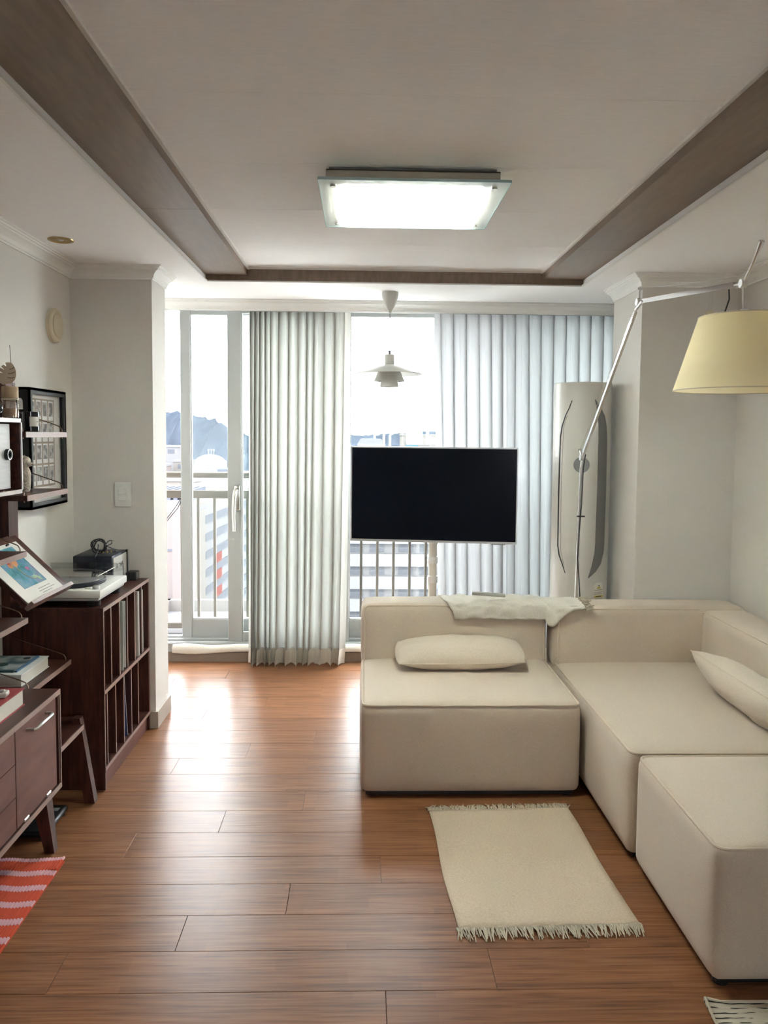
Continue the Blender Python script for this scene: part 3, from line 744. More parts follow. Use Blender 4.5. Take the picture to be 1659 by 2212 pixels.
cyl_patch('front_seam', 'grooveline', [(.596-.02*math.cos(R(a)), a, a) for a in ()] or [(.575, -60, 60), (.5735, -60, 60)], .0004, 24)
V = []; F = []; dz = 1.352; da = -15
for ring_ in range(5):
    for k_ in range(32):
        an = 2*math.pi*k_/32; q = .043*ring_/4
        a = R(da)+q*math.cos(an)/ar; V.append((ax_+(ar+.002)*math.sin(a), ay_-(ar+.002)*math.cos(a), dz+q*math.sin(an)))
for ring_ in range(4):
    for k_ in range(32): F.append((ring_*32+k_, ring_*32+(k_+1) % 32, (ring_+1)*32+(k_+1) % 32, (ring_+1)*32+k_))
o = MB().add(V, F).build('round_panel', mk('acdisc', (.24, .25, .25), .35), t, smooth=60)
# energy rating sticker
def st(m, rows, off): return cyl_patch('sticker_print', m, rows, off, 6)
mk('stickyellow', (.55, .48, .10), .5); mk('stickred', (.35, .04, .04), .5); mk('stickgreen', (.22, .25, .12), .5)
za = .672; ca = 28.5; per_deg = ar*math.pi/180
def arc(m, d0, d1):
    V, F = [], []
    for i in range(9):
        d = R(d0+(d1-d0)*i/8)
        for q in (.027, .034):
            a = R(ca)-q*math.cos(d)/ar; V.append((ax_+(ar+.0016)*math.sin(a), ay_-(ar+.0016)*math.cos(a), za+q*math.sin(d)))
    for i in range(8): F.append((2*i, 2*i+1, 2*i+3, 2*i+2))
    MB().add(V, F).build('sticker_print', m, t)
cyl_patch('sticker', 'offwhite', [(za+.036, ca-6, ca+6), (za+.02, ca-12, ca+12), (za, ca-13, ca+13), (za-.085, ca-13, ca+13)], .0006, 8)
arc('stickgreen', 2, 66); arc('stickyellow', 68, 106); arc('stickred', 110, 178)
st('stickyellow', [(za+.012, ca-2, ca+2), (za+.002, ca-6, ca+6)], .0016)
st('black', [(za+.02, ca-1.2, ca+1.2), (za+.015, ca-1.2, ca+1.2)], .0016)
st('midgrey', [(za-.004, ca-10, ca+10), (za-.007, ca-10, ca+10)], .0016)
for k_ in range(3): st('grey', [(za-.016-.006*k_, ca-11, ca+(11, 7, 9)[k_]), (za-.018-.006*k_, ca-11, ca+(11, 7, 9)[k_])], .0016)
st('stickyellow', [(za-.036, ca-12, ca+12), (za-.046, ca-12, ca+12)], .0016); st('black', [(za-.039, ca-8, ca+6), (za-.043, ca-8, ca+6)], .0022)
for k_ in range(3): st('grey', [(za-.054-.006*k_, ca-11, ca+11), (za-.056-.006*k_, ca-11, ca+11)], .0016)
st('midgrey', [(za-.074, ca-11, ca+10), (za-.079, ca-11, ca+10)], .0016)
def text_part(s, size, m, parent, mx, name='lettering', extrude=.0004):
    cu = bpy.data.curves.new(name, 'FONT'); cu.body = s; cu.size = size; cu.extrude = extrude; cu.resolution_u = 3
    tmp = bpy.data.objects.new('tmp_text', cu); COL.objects.link(tmp)
    dg = bpy.context.evaluated_depsgraph_get(); me = bpy.data.meshes.new_from_object(tmp.evaluated_get(dg))
    bpy.data.objects.remove(tmp); bpy.data.curves.remove(cu)
    w = WL[parent.name]; me.transform(Matrix.Translation((-w[0], -w[1], -w[2])) @ mx); me.materials.clear(); me.materials.append(M[m] if isinstance(m, str) else m)
    o = bpy.data.objects.new(name, me); COL.objects.link(o); o.parent = parent; WL[o.name] = w; return o
# grade figure on the sticker
a = R(ca-1.0); text_part('3', .013, 'black', bpy.data.objects['air_conditioner'], Matrix.Translation((ax_+(ar+.0026)*math.sin(R(ca-1.6)), ay_-(ar+.0026)*math.cos(R(ca-1.6)), za+.0015)) @ Matrix.Rotation(R(ca), 4, 'Z') @ Matrix.Rotation(R(90), 4, 'X'))

# ------------------------------------------------------------------ balanced-arm floor lamp with parchment shade
t = thing('floor_lamp', (1.138, 4.06, 0), 'aluminium balanced-arm floor lamp with large cream shade behind the sofa', 'floor lamp')
A = Vector((1.146, 4.05, 1.396)); B = Vector((1.177, 3.35, 2.083)); Cc = Vector((1.238, 2.55, 2.008))
MB().lathe([(0, 0), (.10, 0), (.10, .018), (.094, .024), (.012, .028), (0, .028)], (1.128, 4.10, 0), 40).build('base', 'alu', t)
MB().tube([(1.128, 4.06, .02), (1.143, 4.05, 1.345)], .0085, 12).build('pole', 'chrome', t)
def joint(p, s=.016):
    return MB().lathe([(0, -s*.7), (s, -s*.7), (s, s*.7), (0, s*.7)], (0, 0, 0), 18).xf(Matrix.Translation(p) @ Matrix.Rotation(R(90), 4, 'Y')).build('joint', 'alu', t)
joint(A); joint(B); joint(Cc, .014)
MB().tube([(1.143, 4.05, 1.335), A], .006, 10).build('link', 'alu', t)
d1 = (B-A).normalized(); d2 = (Cc-B).normalized()
def arm(a, b, d, name):
    side = d.cross(Vector((0, 0, 1))).normalized(); up = side.cross(d).normalized()
    sq = [a+d*.04, b-d*.05]; V = []
    for p in sq:
        for u_, v_ in ((-.009, -.006), (.009, -.006), (.009, .006), (-.009, .006)): V.append(p+up*u_+side*v_)
    MB().add(V, [(0, 1, 2, 3), (4, 7, 6, 5), (0, 4, 5, 1), (1, 5, 6, 2), (2, 6, 7, 3), (3, 7, 4, 0)]).build(name, 'chrome', t, smooth=0)
    MB().tube([a, a+d*.05], .006, 8).build('link', 'alu', t); MB().tube([b-d*.055, b], .005, 8).build('link', 'alu', t)
    h_ = up if up.z > 0 else -up
    post = a+h_*.055-d*.0
    MB().tube([a, post], .004, 8).tube([post-side*.010, post+side*.010], .005, 8).build('spring_post', 'alu', t)
    MB().tube([post, a+d*((b-a).length-.02)+h_*.022], .0009, 5).build('tension_cable', 'nickel', t)
arm(A, B, d1, 'lower_arm'); arm(B, Cc, d2, 'upper_arm')
MB().tube([B-d1*.035+Vector((0, .0, -.0)), B+Vector((.0, -.045, -.004))], .007, 8).build('elbow', 'alu', t)
MB().tube([Cc, Cc+Vector((.004, -.055, .055)), Cc+Vector((.006, -.10, .112))], [.005, .0055, .009], 10).build('handle_rod', 'alu', t)
MB().tube([Cc, Cc+Vector((.004, -.002, -.085))], .004, 8).build('stem', 'chrome', t)
sx, sy = 1.246, 2.55
MB().lathe([(0, 1.925), (.012, 1.925), (.0125, 1.90), (.0125, 1.885), (0, 1.885)], (sx, sy, 0), 20).build('shade_holder', 'alu', t)
sh = [(.140, 1.9005), (.1415, 1.895), (.2125, 1.664), (.2135, 1.6595)]
MB().lathe(sh, (sx, sy, 0), 72).build('shade', 'shade', t, smooth=60)
for r_, z in ((.1403, 1.900), (.2135, 1.6600)):
    MB().tube([(sx+r_*math.cos(2*math.pi*i/60), sy+r_*math.sin(2*math.pi*i/60), z) for i in range(60)], .0018, 6, closed=True).build('shade_rim', 'cream', t)
MB().lathe([(0, 1.8965), (.140, 1.8965)], (sx, sy, 0), 48).build('top_diffuser', 'shade', t)
MB().lathe([(0, 1.885), (.014, 1.885), (.014, 1.84), (.03, 1.79), (.03, 1.77), (.018, 1.745), (0, 1.74)], (sx, sy, 0), 20).build('bulb', 'offwhite', t)
mid = B+d2*((Cc-B).length-.085)
MB().tube([mid+Vector((0, 0, -.012)), mid+Vector((.0, -.005, -.045)), mid+Vector((-.012, -.0, -.09)), mid+Vector((-.02, -.02, -.115)), Vector((sx-.03, sy+.02, 1.895)), Vector((sx-.008, sy, 1.895))], .0026, 6).build('cable', 'black', t)
MB().tube([A+d1*.04+Vector((.008, -.006, -.012)), A+Vector((.012, -.006, -.02)), Vector((1.152, 4.04, 1.33)), Vector((1.148, 4.04, 1.15)), Vector((1.139, 4.04, 1.0)), Vector((1.133, 4.035, .86)), Vector((1.142, 4.035, .76)), Vector((1.150, 4.035, .66)), Vector((1.15, 4.04, .3)), Vector((1.16, 4.06, .03))], .003, 6).build('cable', 'black', t)
MB().rbox(1.126, 1.166, 4.032, 4.054, 1.083, 1.090, r=.002, seg=1).build('cable_clip', 'black', t)
# pull tag on a double cord
g = mid+Vector((-.055, .20, -.015))
g = B+d2*.60
MB().tube([g+Vector((-.004, 0, .012)), g+Vector((-.004, 0, -.075))], .0007, 5).tube([g+Vector((.006, 0, .012)), g+Vector((.006, 0, -.075))], .0007, 5).build('pull_cord', 'nickel', t)
MB().disc((g.x+.001, g.y, g.z-.093), .019, 'y', 28, .003).build('pull_tag', 'cream', t)

# ------------------------------------------------------------------ left wall fittings
t = thing('round_cover', (XL, 3.70, 1.995), 'round cream cover disc high on the left wall near the pier', 'cover')
MB().lathe([(0, 0), (.079, 0), (.079, .016), (.074, .022), (.060, .024), (.056, .021), (0, .021)], (0, 0, 0), 48).xf(Matrix.Translation((XL, 3.70, 1.998)) @ Matrix.Rotation(R(90), 4, 'Y')).build('ring', 'cream', t)
MB().lathe([(0, .030), (.050, .030), (.054, .026), (.054, .018)], (0, 0, 0), 48).xf(Matrix.Translation((XL, 3.70, 1.998)) @ Matrix.Rotation(R(90), 4, 'Y')).build('cap', 'cream', t)
t = thing('light_switch', (-1.2025, 3.923, 1.135), 'white two-rocker light switch on the left pier', 'light switch')
MB().rbox(-1.243, -1.162, 3.914, 3.9235, 1.134, 1.256, r=.003, seg=2).build('plate', 'white', t)
for z0, z1 in ((1.164, 1.194), (1.196, 1.226)): MB().rbox(-1.224, -1.181, 3.909, 3.916, z0, z1, r=.002, seg=1).build('rocker', 'white', t)

# framed instant photographs
t = thing('picture_frame', (-1.42, 3.495, 1.173), 'deep black frame of small instant photos on the left wall', 'picture frame')
fy0, fy1, fz0, fz1, fx = 3.297, 3.692, 1.174, 1.690, -1.392
fb = .026
MB().box(XL, fx, fy0, fy0+.012, fz0, fz1).box(XL, fx, fy1-.012, fy1, fz0, fz1).box(XL, fx, fy0, fy1, fz0, fz0+.012).box(XL, fx, fy0, fy1, fz1-.012, fz1).build('frame_box', 'black', t, smooth=0)
mk('frameblack', (.03, .033, .036), .45)
MB().box(fx-.008, fx, fy0, fy0+fb, fz0, fz1).box(fx-.008, fx, fy1-fb, fy1, fz0, fz1).box(fx-.008, fx, fy0+fb, fy1-fb, fz0, fz0+fb).box(fx-.008, fx, fy0+fb, fy1-fb, fz1-fb, fz1).build('frame_rim', 'frameblack', t, smooth=0)
MB().box(XL+.030, XL+.034, fy0+.012, fy1-.012, fz0+.012, fz1-.012).build('mat', 'paper', t, smooth=0)
mk('kraft', (.30, .225, .165), .9)
iy0, iy1, iz0, iz1 = 3.332, 3.606, 1.262, 1.648
MB().box(XL+.034, XL+.036, iy0, iy1, iz0, iz1).build('kraft_card', 'kraft', t, smooth=0)
mph = mk('photo', (.2, .2, .2), .5)
_, crp = varied(mph, 38, ((.025, .025, .028), (.42, .41, .39)), pos=(.42, .62), detail=2, rnd=True)
for c_ in range(4):
    for r_ in range(4):
        y0 = iy0+.008+c_*.0665; z1 = iz1-.007-r_*.0945
        ph = MB().box(XL+.036, XL+.0375, y0, y0+.052, z1-.086, z1).build('photo_print', 'white', t, smooth=0)
        MB().box(XL+.0375, XL+.0380, y0+.005, y0+.047, z1-.068, z1-.007).build('photo_image', 'photo', ph, smooth=0)
MB().box(fx-.012, fx-.0095, fy0+.013, fy1-.013, fz0+.013, fz1-.013).build('pane', 'frameglass', t, smooth=0)

# ------------------------------------------------------------------ wall shelving: uprights, shelves on wire brackets, box, slanted rack
sh_ = thing('shelving_unit', (-1.33, 2.9, 0), 'dark red wood wall shelving on uprights with wire brackets', 'shelving')
UY = 3.172
def upright(y, z0, z1): return MB().box(XL, XL+.036, y-.042, y+.042, z0, z1).build('upright', 'redwoodv', sh_, smooth=0)
upright(UY, 0, 1.70); upright(2.775, 0, 1.70); upright(2.375, 0, 1.70)
XF = -1.197
def shelf(y0, y1, z, xf=XF, th=.020):
    o = MB().box(XL+.038, xf-.002, y0, y1, z-th, z).build('shelf', 'redwood', sh_, smooth=0)
    MB().box(xf-.003, xf, y0, y1, z-th, z).build('front_edge', 'edgesheen', o, smooth=0)
    for y in (y0+.012, y1-.012):
        MB().tube([(XL+.030, y, z+.090), (xf-.045, y, z+.030), (xf-.026, y, z+.022), (xf-.018, y, z+.010), (xf-.017, y, z-.026)], .0022, 6).build('wire_bracket', 'wire', sh_)
    return o
shelf(2.80, 3.185, 1.503); shelf(2.80, 3.185, 1.275); shelf(2.80, 3.185, .570)
shelf(2.36, 2.785, 1.078); shelf(2.36, 2.785, .838)
# box with a white-faced sliding door
bx0, by0, by1, bz0, bz1 = XL+.038, 2.30, 2.788, 1.286, 1.549
bxf = -1.207
cb = MB().box(bx0, bxf, by0, by1, bz0, bz0+.014).box(bx0, bxf, by0, by1, bz1-.014, bz1).box(bx0, bxf, by0, by0+.014, bz0, bz1).box(bx0, bxf, by1-.014, by1, bz0, bz1).box(bx0, bx0+.006, by0, by1, bz0, bz1).build('cabinet_box', 'redwood', sh_, smooth=0)
MB().box(bxf-.002, bxf+.0015, by0, by1, bz0, bz0+.014).box(bxf-.002, bxf+.0015, by0, by1, bz1-.014, bz1).box(bxf-.002, bxf+.0015, by1-.008, by1, bz0, bz1).build('front_edge', mk('paleedge', (.55, .52, .50), .35), cb, smooth=0)
dm = mk('doorface', (.42, .42, .43), .4); varied(dm, 30, ((.40, .40, .41), (.46, .46, .47)), stretch=(1, .4, 4), bump=.1)
dr = MB().box(bxf-.030, bxf-.022, by0+.02, 2.742, bz0+.020, bz1-.020).build('sliding_door', 'doorface', sh_, smooth=0)
MB().lathe([(.011, 0), (.019, 0), (.019, .012), (.011, .012), (.011, 0)], (0, 0, 0), 28).xf(Matrix.Translation((bxf-.022, 2.715, 1.424)) @ Matrix.Rotation(R(90), 4, 'Y')).build('door_pull', 'black', dr)
MB().lathe([(.0155, 0), (.0185, 0), (.0185, .001), (.0155, .001)], (0, 0, 0), 28).xf(Matrix.Translation((bxf-.010, 2.715, 1.424)) @ Matrix.Rotation(R(90), 4, 'Y')).build('pull_rim', 'white', dr)
# slanted display rack (far bay)
RZ0, RZ1 = .880, 1.082; RX0, RX1 = -1.205, XL+.036
def rackpt(t_, n): # t 0..1 bottom->top, n normal offset
    d = Vector((RX1-RX0, 0, RZ1-RZ0)); L = d.length; d /= L; nn = Vector((-d.z, 0, d.x)); nn = nn if nn.x > 0 else -nn
    return Vector((RX0, 0, RZ0))+d*L*t_+nn*n
def slab(t0, t1, n0, n1, y0, y1):
    q = [rackpt(t0, n0), rackpt(t1, n0), rackpt(t1, n1), rackpt(t0, n1)]
    return MB().prism([(p.x, p.z) for p in q], 'y', y0, y1)
slab(0, 1.02, -.018, 0, 2.80, 3.185).build('slanted_rack', 'redwood', sh_, smooth=0)
slab(-.05, .0, -.018, .020, 2.80, 3.185).build('rack_lip', 'edgesheen', sh_, smooth=0)
slab(0, 1.02, -.018, .001, 3.178, 3.186).build('rack_edge', 'doorwood', sh_, smooth=0)

# art print resting in the rack
t = thing('art_print', (-1.28, 2.96, .90), 'white-bordered flower print resting in the slanted rack', 'print')
slab(.01, .90, .001, .004, 2.806, 3.135).build('sheet', 'paper', t, smooth=0)
ma = mk('printfield', (.1, .3, .4), .7)
bn = ma.node_tree.nodes['Principled BSDF']; tc = nd(ma, 'ShaderNodeTexCoord')
nz = nd(ma, 'ShaderNodeTexNoise'); nz.inputs['Scale'].default_value = 16; nz.inputs['Detail'].default_value = 3; ln(ma, tc.outputs['Object'], nz.inputs['Vector'])
cr = nd(ma, 'ShaderNodeValToRGB'); el = cr.color_ramp.elements
el[0].position = .30; el[0].color = (.03, .13, .19, 1); el[1].position = .72; el[1].color = (.20, .19, .36, 1)
for p_, c_ in ((.42, (.05, .26, .29)), (.52, (.10, .26, .42)), (.62, (.17, .33, .40))): e = el.new(p_); e.color = (*c_, 1)
ln(ma, nz.outputs['Fac'], cr.inputs[0]); ln(ma, cr.outputs[0], bn.inputs['Base Color'])
slab(.20, .84, .004, .0046, 2.872, 3.070).build('printed_field', 'printfield', t, smooth=0)
mk('petalred', (.50, .06, .05), .8); mk('petalorange', (.60, .26, .12), .8); mk('stemcream', (.50, .52, .38), .8); mk('petalpink', (.45, .15, .28), .8); mk('leafgreen', (.36, .50, .32), .8)
def blob(yc, tc_, ry, rt, m, n=14, wob=.25, seed=1):
    rnd = random.Random(seed); P = []
    for i in range(n):
        a = 2*math.pi*i/n; k_ = 1+rnd.uniform(-wob, wob); p = rackpt(tc_+rt*k_*math.sin(a), .0048); P.append((p.x, yc+ry*k_*math.cos(a), p.z))
    top = [(p[0]+.0004, p[1], p[2]+.0004) for p in P]
    MB().add(P+top, [tuple(range(n)), tuple(range(2*n-1, n-1, -1))]).build('printed_shape', m, t, smooth=0)
blob(2.935, .66, .026, .075, 'petalred', seed=3); blob(2.972, .60, .022, .065, 'petalorange', seed=5); blob(2.93, .57, .016, .04, 'petalorange', seed=6)
blob(3.02, .46, .012, .035, 'petalpink', seed=8); blob(3.015, .31, .018, .035, 'leafgreen', seed=9, wob=.5); blob(3.035, .27, .012, .03, 'leafgreen', seed=10, wob=.5)
MB().tube([tuple(Vector((rackpt(tt, .0052).x, yy, rackpt(tt, .0052).z))) for yy, tt in ((2.945, .62), (2.955, .5), (2.96, .42), (2.975, .33), (3.0, .28), (3.02, .285))], .0022, 5).build('printed_stem', 'stemcream', t)
for k_, (tt, y0, y1) in enumerate(((.125, 2.955, 3.06), (.085, 2.945, 3.085), (.05, 2.96, 3.05))): slab(tt, tt+.010, .004, .0043, y0, y1).build('printed_line', 'grey', t, smooth=0)
slab(.865, .885, .004, .012, 3.035, 3.052).build('clip', 'black', t, smooth=0)

# open book face-out on the near shelf
t = thing('book', (-1.33, 2.66, 1.078), 'white paperback leaning face-out on the shelf above the flower print', 'book')
def lean(x0, x1, y0, y1, zz0, zz1, tilt, off=0):  # panel leaning back to the wall
    mb = MB().box(0, .010, y0, y1, 0, zz1-zz0); return mb.xf(Matrix.Translation((x0, 0, zz0)) @ Matrix.Rotation(-tilt, 4, 'Y'))
lean(-1.300, 0, 2.50, 2.755, 1.079, 1.235, R(38)).build('cover', 'paper', t, smooth=0)
mx = Matrix.Translation((-1.2905, 2.655, 1.098)) @ Matrix.Rotation(-R(38), 4, 'Y') @ Matrix.Rotation(R(90), 4, 'Z') @ Matrix.Rotation(R(90), 4, 'X')
text_part('un', .055, 'midgrey', t, Matrix.Translation((.0025, 0, .002)) @ mx, name='lettering')
# things on the box
t = thing('vase', (-1.262, 2.690, 1.549), 'small round black vase at the frame edge on the wall box', 'vase')
MB().lathe([(0, 0), (.014, 0), (.027, .008), (.035, .026), (.034, .042), (.024, .056), (.010, .064), (.007, .074), (.009, .079), (.007, .080)], (-1.262, 2.690, 1.549), 36).build('body', 'blackgloss', t)
MB().lathe([(.0072, .079), (.0055, .072), (0, .072)], (-1.262, 2.690, 1.549), 16).build('mouth', 'black', t)
jx, jy = -1.236, 2.768
t = thing('jar', (jx, jy, 1.549), 'ribbed glass diffuser jar with wooden collar and paper tag', 'jar')
glass('jarglass', (.85, .78, .70), extra=.05)
rib = []
V, F = [], []; n = 48
for (r_, z) in ((.018, 0), (.0255, .003), (.0265, .05), (.024, .058), (.0265, .060), (.028, .066), (.0265, .071)):
    for i in range(n): rk = r_+(.0016*math.cos(i*2*math.pi/4) if .002 < z < .055 else 0); V.append((jx+rk*math.cos(2*math.pi*i/n), jy+rk*math.sin(2*math.pi*i/n), 1.549+z))
for j in range(6):
    for i in range(n): F.append((j*n+i, j*n+(i+1) % n, (j+1)*n+(i+1) % n, (j+1)*n+i))
F.append(tuple(range(n))); MB().add(V, F).build('glass_body', 'jarglass', t)
MB().lathe([(0, .005), (.021, .005), (.022, .035), (0, .035)], (jx, jy, 1.549), 24).build('liquid', mk('liquid', (.50, .38, .27), .3), t)
MB().lathe([(0, .071), (.0265, .071), (.027, .075), (.027, .108), (.0255, .111), (0, .111)], (jx, jy, 1.549), 40).build('wooden_collar', mk('lightwood', (.40, .28, .18), .6), t)
MB().tube([(jx+.028*math.cos(i*.2618), jy+.028*math.sin(i*.2618), 1.549+.067) for i in range(24)], .0016, 6, closed=True).build('twine', 'cream', t)
tg = MB().prism([(-.009, 0), (.009, 0), (.009, .032), (.004, .040), (-.004, .040), (-.009, .032)], 'y', 0, .0012).xf(Matrix.Translation((jx+.026, jy+.018, 1.582)) @ Matrix.Rotation(R(35), 4, 'Z') @ Matrix.Rotation(R(-6), 4, 'X')); tg.build('tag', 'paper', t)
# wooden monstera leaf pick and a thin reed in the jar
t = thing('leaf_ornament', (jx, jy, 1.660), 'pale cut-wood monstera leaf on a stick in the jar', 'ornament')
LW = mk('plywood', (.50, .40, .30), .7)
half = [(0, -.012), (.012, -.004), (.026, .004), (.031, .018), (.030, .032), (.025, .046), (.017, .058), (.008, .066), (0, .070)]
other = [(-.010, .067), (-.017, .062), (-.009, .052), (-.020, .054), (-.025, .046), (-.011, .038), (-.026, .040), (-.030, .030), (-.012, .026), (-.030, .022), (-.029, .010), (-.020, -.002), (-.010, -.010)]
poly = half+other
lm = Matrix.Translation((jx-.020, jy+.000, 1.678)) @ Matrix.Rotation(R(14), 4, 'Z') @ Matrix.Rotation(R(20), 4, 'Y')
MB().prism(poly, 'y', -.0015, .0015).xf(lm).build('leaf', 'plywood', t, smooth=0)
for p, q in (((.004, .030), (.022, .044)), ((.006, .016), (.027, .026)), ((.002, .046), (.014, .058))):
    MB().tube([(p[0], -.002, p[1]), ((p[0]+q[0])/2+.002, -.002, (p[1]+q[1])/2-.002), (q[0], -.002, q[1])], .0009, 5).xf(lm).build('cut_line', 'black', t)
e_ = lm @ Vector((0, 0, -.012)); MB().tube([(jx+.002, jy, 1.640), (jx-.004, jy, 1.660), tuple(e_), tuple(lm @ Vector((0, .002, .01)))], .0014, 6).build('stick', 'wire', t)
t = thing('reed_stick', (jx+.008, jy, 1.66), 'thin upright dark reed standing in the wooden-collared jar', 'reed')
MB().tube([(jx+.008, jy+.006, 1.64), (jx-.003, jy+.012, 1.805)], .0011, 6).build('reed', 'midgrey', t)
# candle on the upper far shelf
kx, ky = -1.243, 2.95
t = thing('candle', (kx, ky, 1.503), 'black glass candle with a white label on the upper shelf', 'candle')
MB().lathe([(0, 0), (.026, 0), (.029, .003), (.030, .074), (.0285, .074), (.027, .008), (0, .008)], (kx, ky, 1.503), 40).build('glass', 'blackgloss', t)
MB().lathe([(0, .05), (.0272, .05)], (kx, ky, 1.503), 30).build('wax', 'cream', t)
MB().lathe([(.0304, .020), (.0306, .056)], (kx, ky, 1.503), 12, R(-75), R(-5)).build('label', 'paper', t, smooth=60)
MB().lathe([(.0309, .036), (.0309, .039)], (kx, ky, 1.503), 6, R(-30), R(-12)).build('label_print', 'grey', t, smooth=60)
# white plush animal on the lower far shelf
t = thing('plush_toy', (-1.290, 3.0, 1.275), 'small standing white plush animal on the shelf before the photo frame', 'plush toy')
mpl = mk('plush', (.60, .54, .45), 1.0, sheen=.4); varied(mpl, 130, ((.50, .44, .36), (.66, .60, .51)), bump=1.0, dist=.004, detail=2)
x0, y0, z0 = -1.290, 3.0, 1.275
V, F = [], []; n = 20
prof = [(.006, .0), (.017, .004), (.020, .02), (.021, .045), (.021, .065), (.018, .082), (.0135, .092), (.0155, .098), (.0185, .108), (.0175, .122), (.011, .132), (.002, .135)]
rnd = random.Random(3)
for i, (r_, z) in enumerate(prof):
    for j in range(n):
        a = 2*math.pi*j/n; k_ = 1+rnd.uniform(-.06, .06); dx = .004 if z > .095 else 0
        V.append((x0+r_*k_*math.cos(a)+dx, y0+r_*k_*math.sin(a), z0+z))
for i in range(len(prof)-1):
    for j in range(n): F.append((i*n+j, i*n+(j+1) % n, (i+1)*n+(j+1) % n, (i+1)*n+j))
MB().add(V, F).build('body', 'plush', t, smooth=70)
MB().lathe([(0, .014), (.006, .013), (.0095, .006), (.010, 0), (.008, -.006)], (0, 0, 0), 16).xf(Matrix.Translation((x0+.016, y0-.004, z0+.106)) @ Matrix.Rotation(R(95), 4, 'Y')).build('muzzle', 'plush', t, smooth=70)
for dy in (-.010, .008): MB().lathe([(0, 0), (.005, .002), (.004, .010), (0, .014)], (x0-.004, y0+dy, z0+.126), 10).build('ear', 'plush', t, smooth=70)
MB().lathe([(0, -.002), (.0019, 0), (0, .002)], (x0+.012, y0-.0155, z0+.112), 10).build('eye', 'black', t)
MB().lathe([(0, -.003), (.003, 0), (0, .003)], (x0+.031, y0-.005, z0+.104), 10).build('nose', mk('nosepink', (.35, .22, .22), .7), t)
for dy in (-.009, .009): MB().tube([(x0+.004, y0+dy, z0+.0), (x0+.005, y0+dy, z0+.022)], [.008, .009], 12).build('leg', 'plush', t, smooth=70)
# books on the far low shelf
t = thing('book', (-1.335, 2.93, .57), 'thick white book with a photo cover on the lowest shelf', 'book')
MB().box(-1.425, -1.243, 2.825, 3.075, .571, .575).box(-1.425, -1.243, 2.825, 3.075, .612, .616).box(-1.425, -1.421, 2.825, 3.075, .571, .616).build('cover', 'white', t, smooth=0)
MB().box(-1.421, -1.246, 2.828, 3.072, .575, .612).build('pages', 'pages', t, smooth=0)
mm = mk('coverprint', (.1, .2, .25), .35); varied(mm, 14, ((.02, .07, .09), (.34, .36, .36)), pos=(.40, .60), detail=1)
t = thing('magazine', (-1.335, 2.95, .616), 'small blue picture magazine lying on the thick white book', 'magazine')
MB().box(-1.424, -1.275, 2.855, 3.055, .616, .622).build('pages', 'coverprint', t, smooth=0)
MB().box(-1.280, -1.272, 2.855, 3.055, .6162, .6228).build('spine', mk('spineblue', (.06, .16, .30), .4), t, smooth=0)
MB().box(-1.424, -1.285, 2.852, 2.866, .6162, .6232).build('strip', mk('teal', (.01, .06, .065), .4), t, smooth=0)
# eyeglasses-like dark shapes are printed on the cover: two rounded patches
for yy, m_ in ((2.93, 'teal'), (3.02, 'black')): MB().disc((-1.36 if yy < 3 else -1.305, yy, .622), .022 if yy < 3 else .014, 'z', 16, .0006).build('cover_patch', m_, t)

# ------------------------------------------------------------------ sideboard
t = thing('sideboard', (-1.27, 2.40, 0), 'dark red wood sideboard with drop-front door and splayed legs', 'sideboard')
cx0, cx1, cy0, cy1, cz0, cz1 = XL+.038, -1.098, 1.95, 2.805, .206, .572
MB().box(cx0, cx1, cy0, cy1, cz1-.018, cz1).build('top', 'redwood', t, smooth=0)
MB().box(cx0, cx1, cy0, cy1, cz0, cz0+.018).build('bottom', 'redwood', t, smooth=0)
MB().box(cx0, cx1, cy1-.018, cy1, cz0+.018, cz1-.018).build('side', 'redwoodv', t, smooth=0); MB().box(cx0, cx1, cy0, cy0+.018, cz0+.018, cz1-.018).build('side', 'redwoodv', t, smooth=0)
MB().box(cx0, cx0+.006, cy0+.018, cy1-.018, cz0+.018, cz1-.018).build('back', 'redwood', t, smooth=0)
e = MB().box(cx1-.001, cx1+.003, cy0, cy1, cz1-.018, cz1).box(cx1-.001, cx1+.003, cy0, cy1, cz0, cz0+.018).box(cx1-.001, cx1+.003, cy1-.006, cy1, cz0+.018, cz1-.018)
e.build('front_edge', 'edgesheen', t, smooth=0)
d = MB().box(cx1-.022, cx1-.004, 2.452, 2.776, cz0+.022, cz1-.022).build('door', 'doorwood', t, smooth=0)
hy0, hy1, hz = 2.535, 2.690, .523
MB().tube([(cx1-.006, hy0, hz), (cx1+.020, hy0+.002, hz), (cx1+.024, hy0+.010, hz), (cx1+.024, hy1-.010, hz), (cx1+.020, hy1-.002, hz), (cx1-.006, hy1, hz)], .0055, 6).build('handle', 'nickel', d)
for y in (2.52, 2.70): MB().rbox(cx1-.010, cx1-.001, y-.018, y+.018, cz0+.018, cz0+.028, r=.002, seg=1).build('hinge', 'nickel', d)
for k_ in range(3):
    zz = cz0+.022+k_*.1085; MB().box(cx1-.022, cx1-.0045, 1.972, 2.447, zz, zz+.1055).build('drawer', 'doorwood', t, smooth=0)
def leg(x, y, dx, dy, zb=0):
    mb = MB(); V = []
    for z, s_, k_ in ((cz0, .026, 0), (zb, .017, 1)):
        for a, b_ in ((-1, -1), (1, -1), (1, 1), (-1, 1)): V.append((x+dx*k_+a*s_, y+dy*k_+b_*s_, z))
    mb.add(V, [(0, 1, 2, 3), (4, 7, 6, 5), (0, 4, 5, 1), (1, 5, 6, 2), (2, 6, 7, 3), (3, 7, 4, 0)]).build('leg', 'redwoodv', t, smooth=0)
leg(-1.135, 2.72, .025, .015); leg(-1.38, 2.72, .0, .0); leg(-1.135, 2.03, .03, -.04, .011); leg(-1.38, 2.03, .0, -.04, .011)
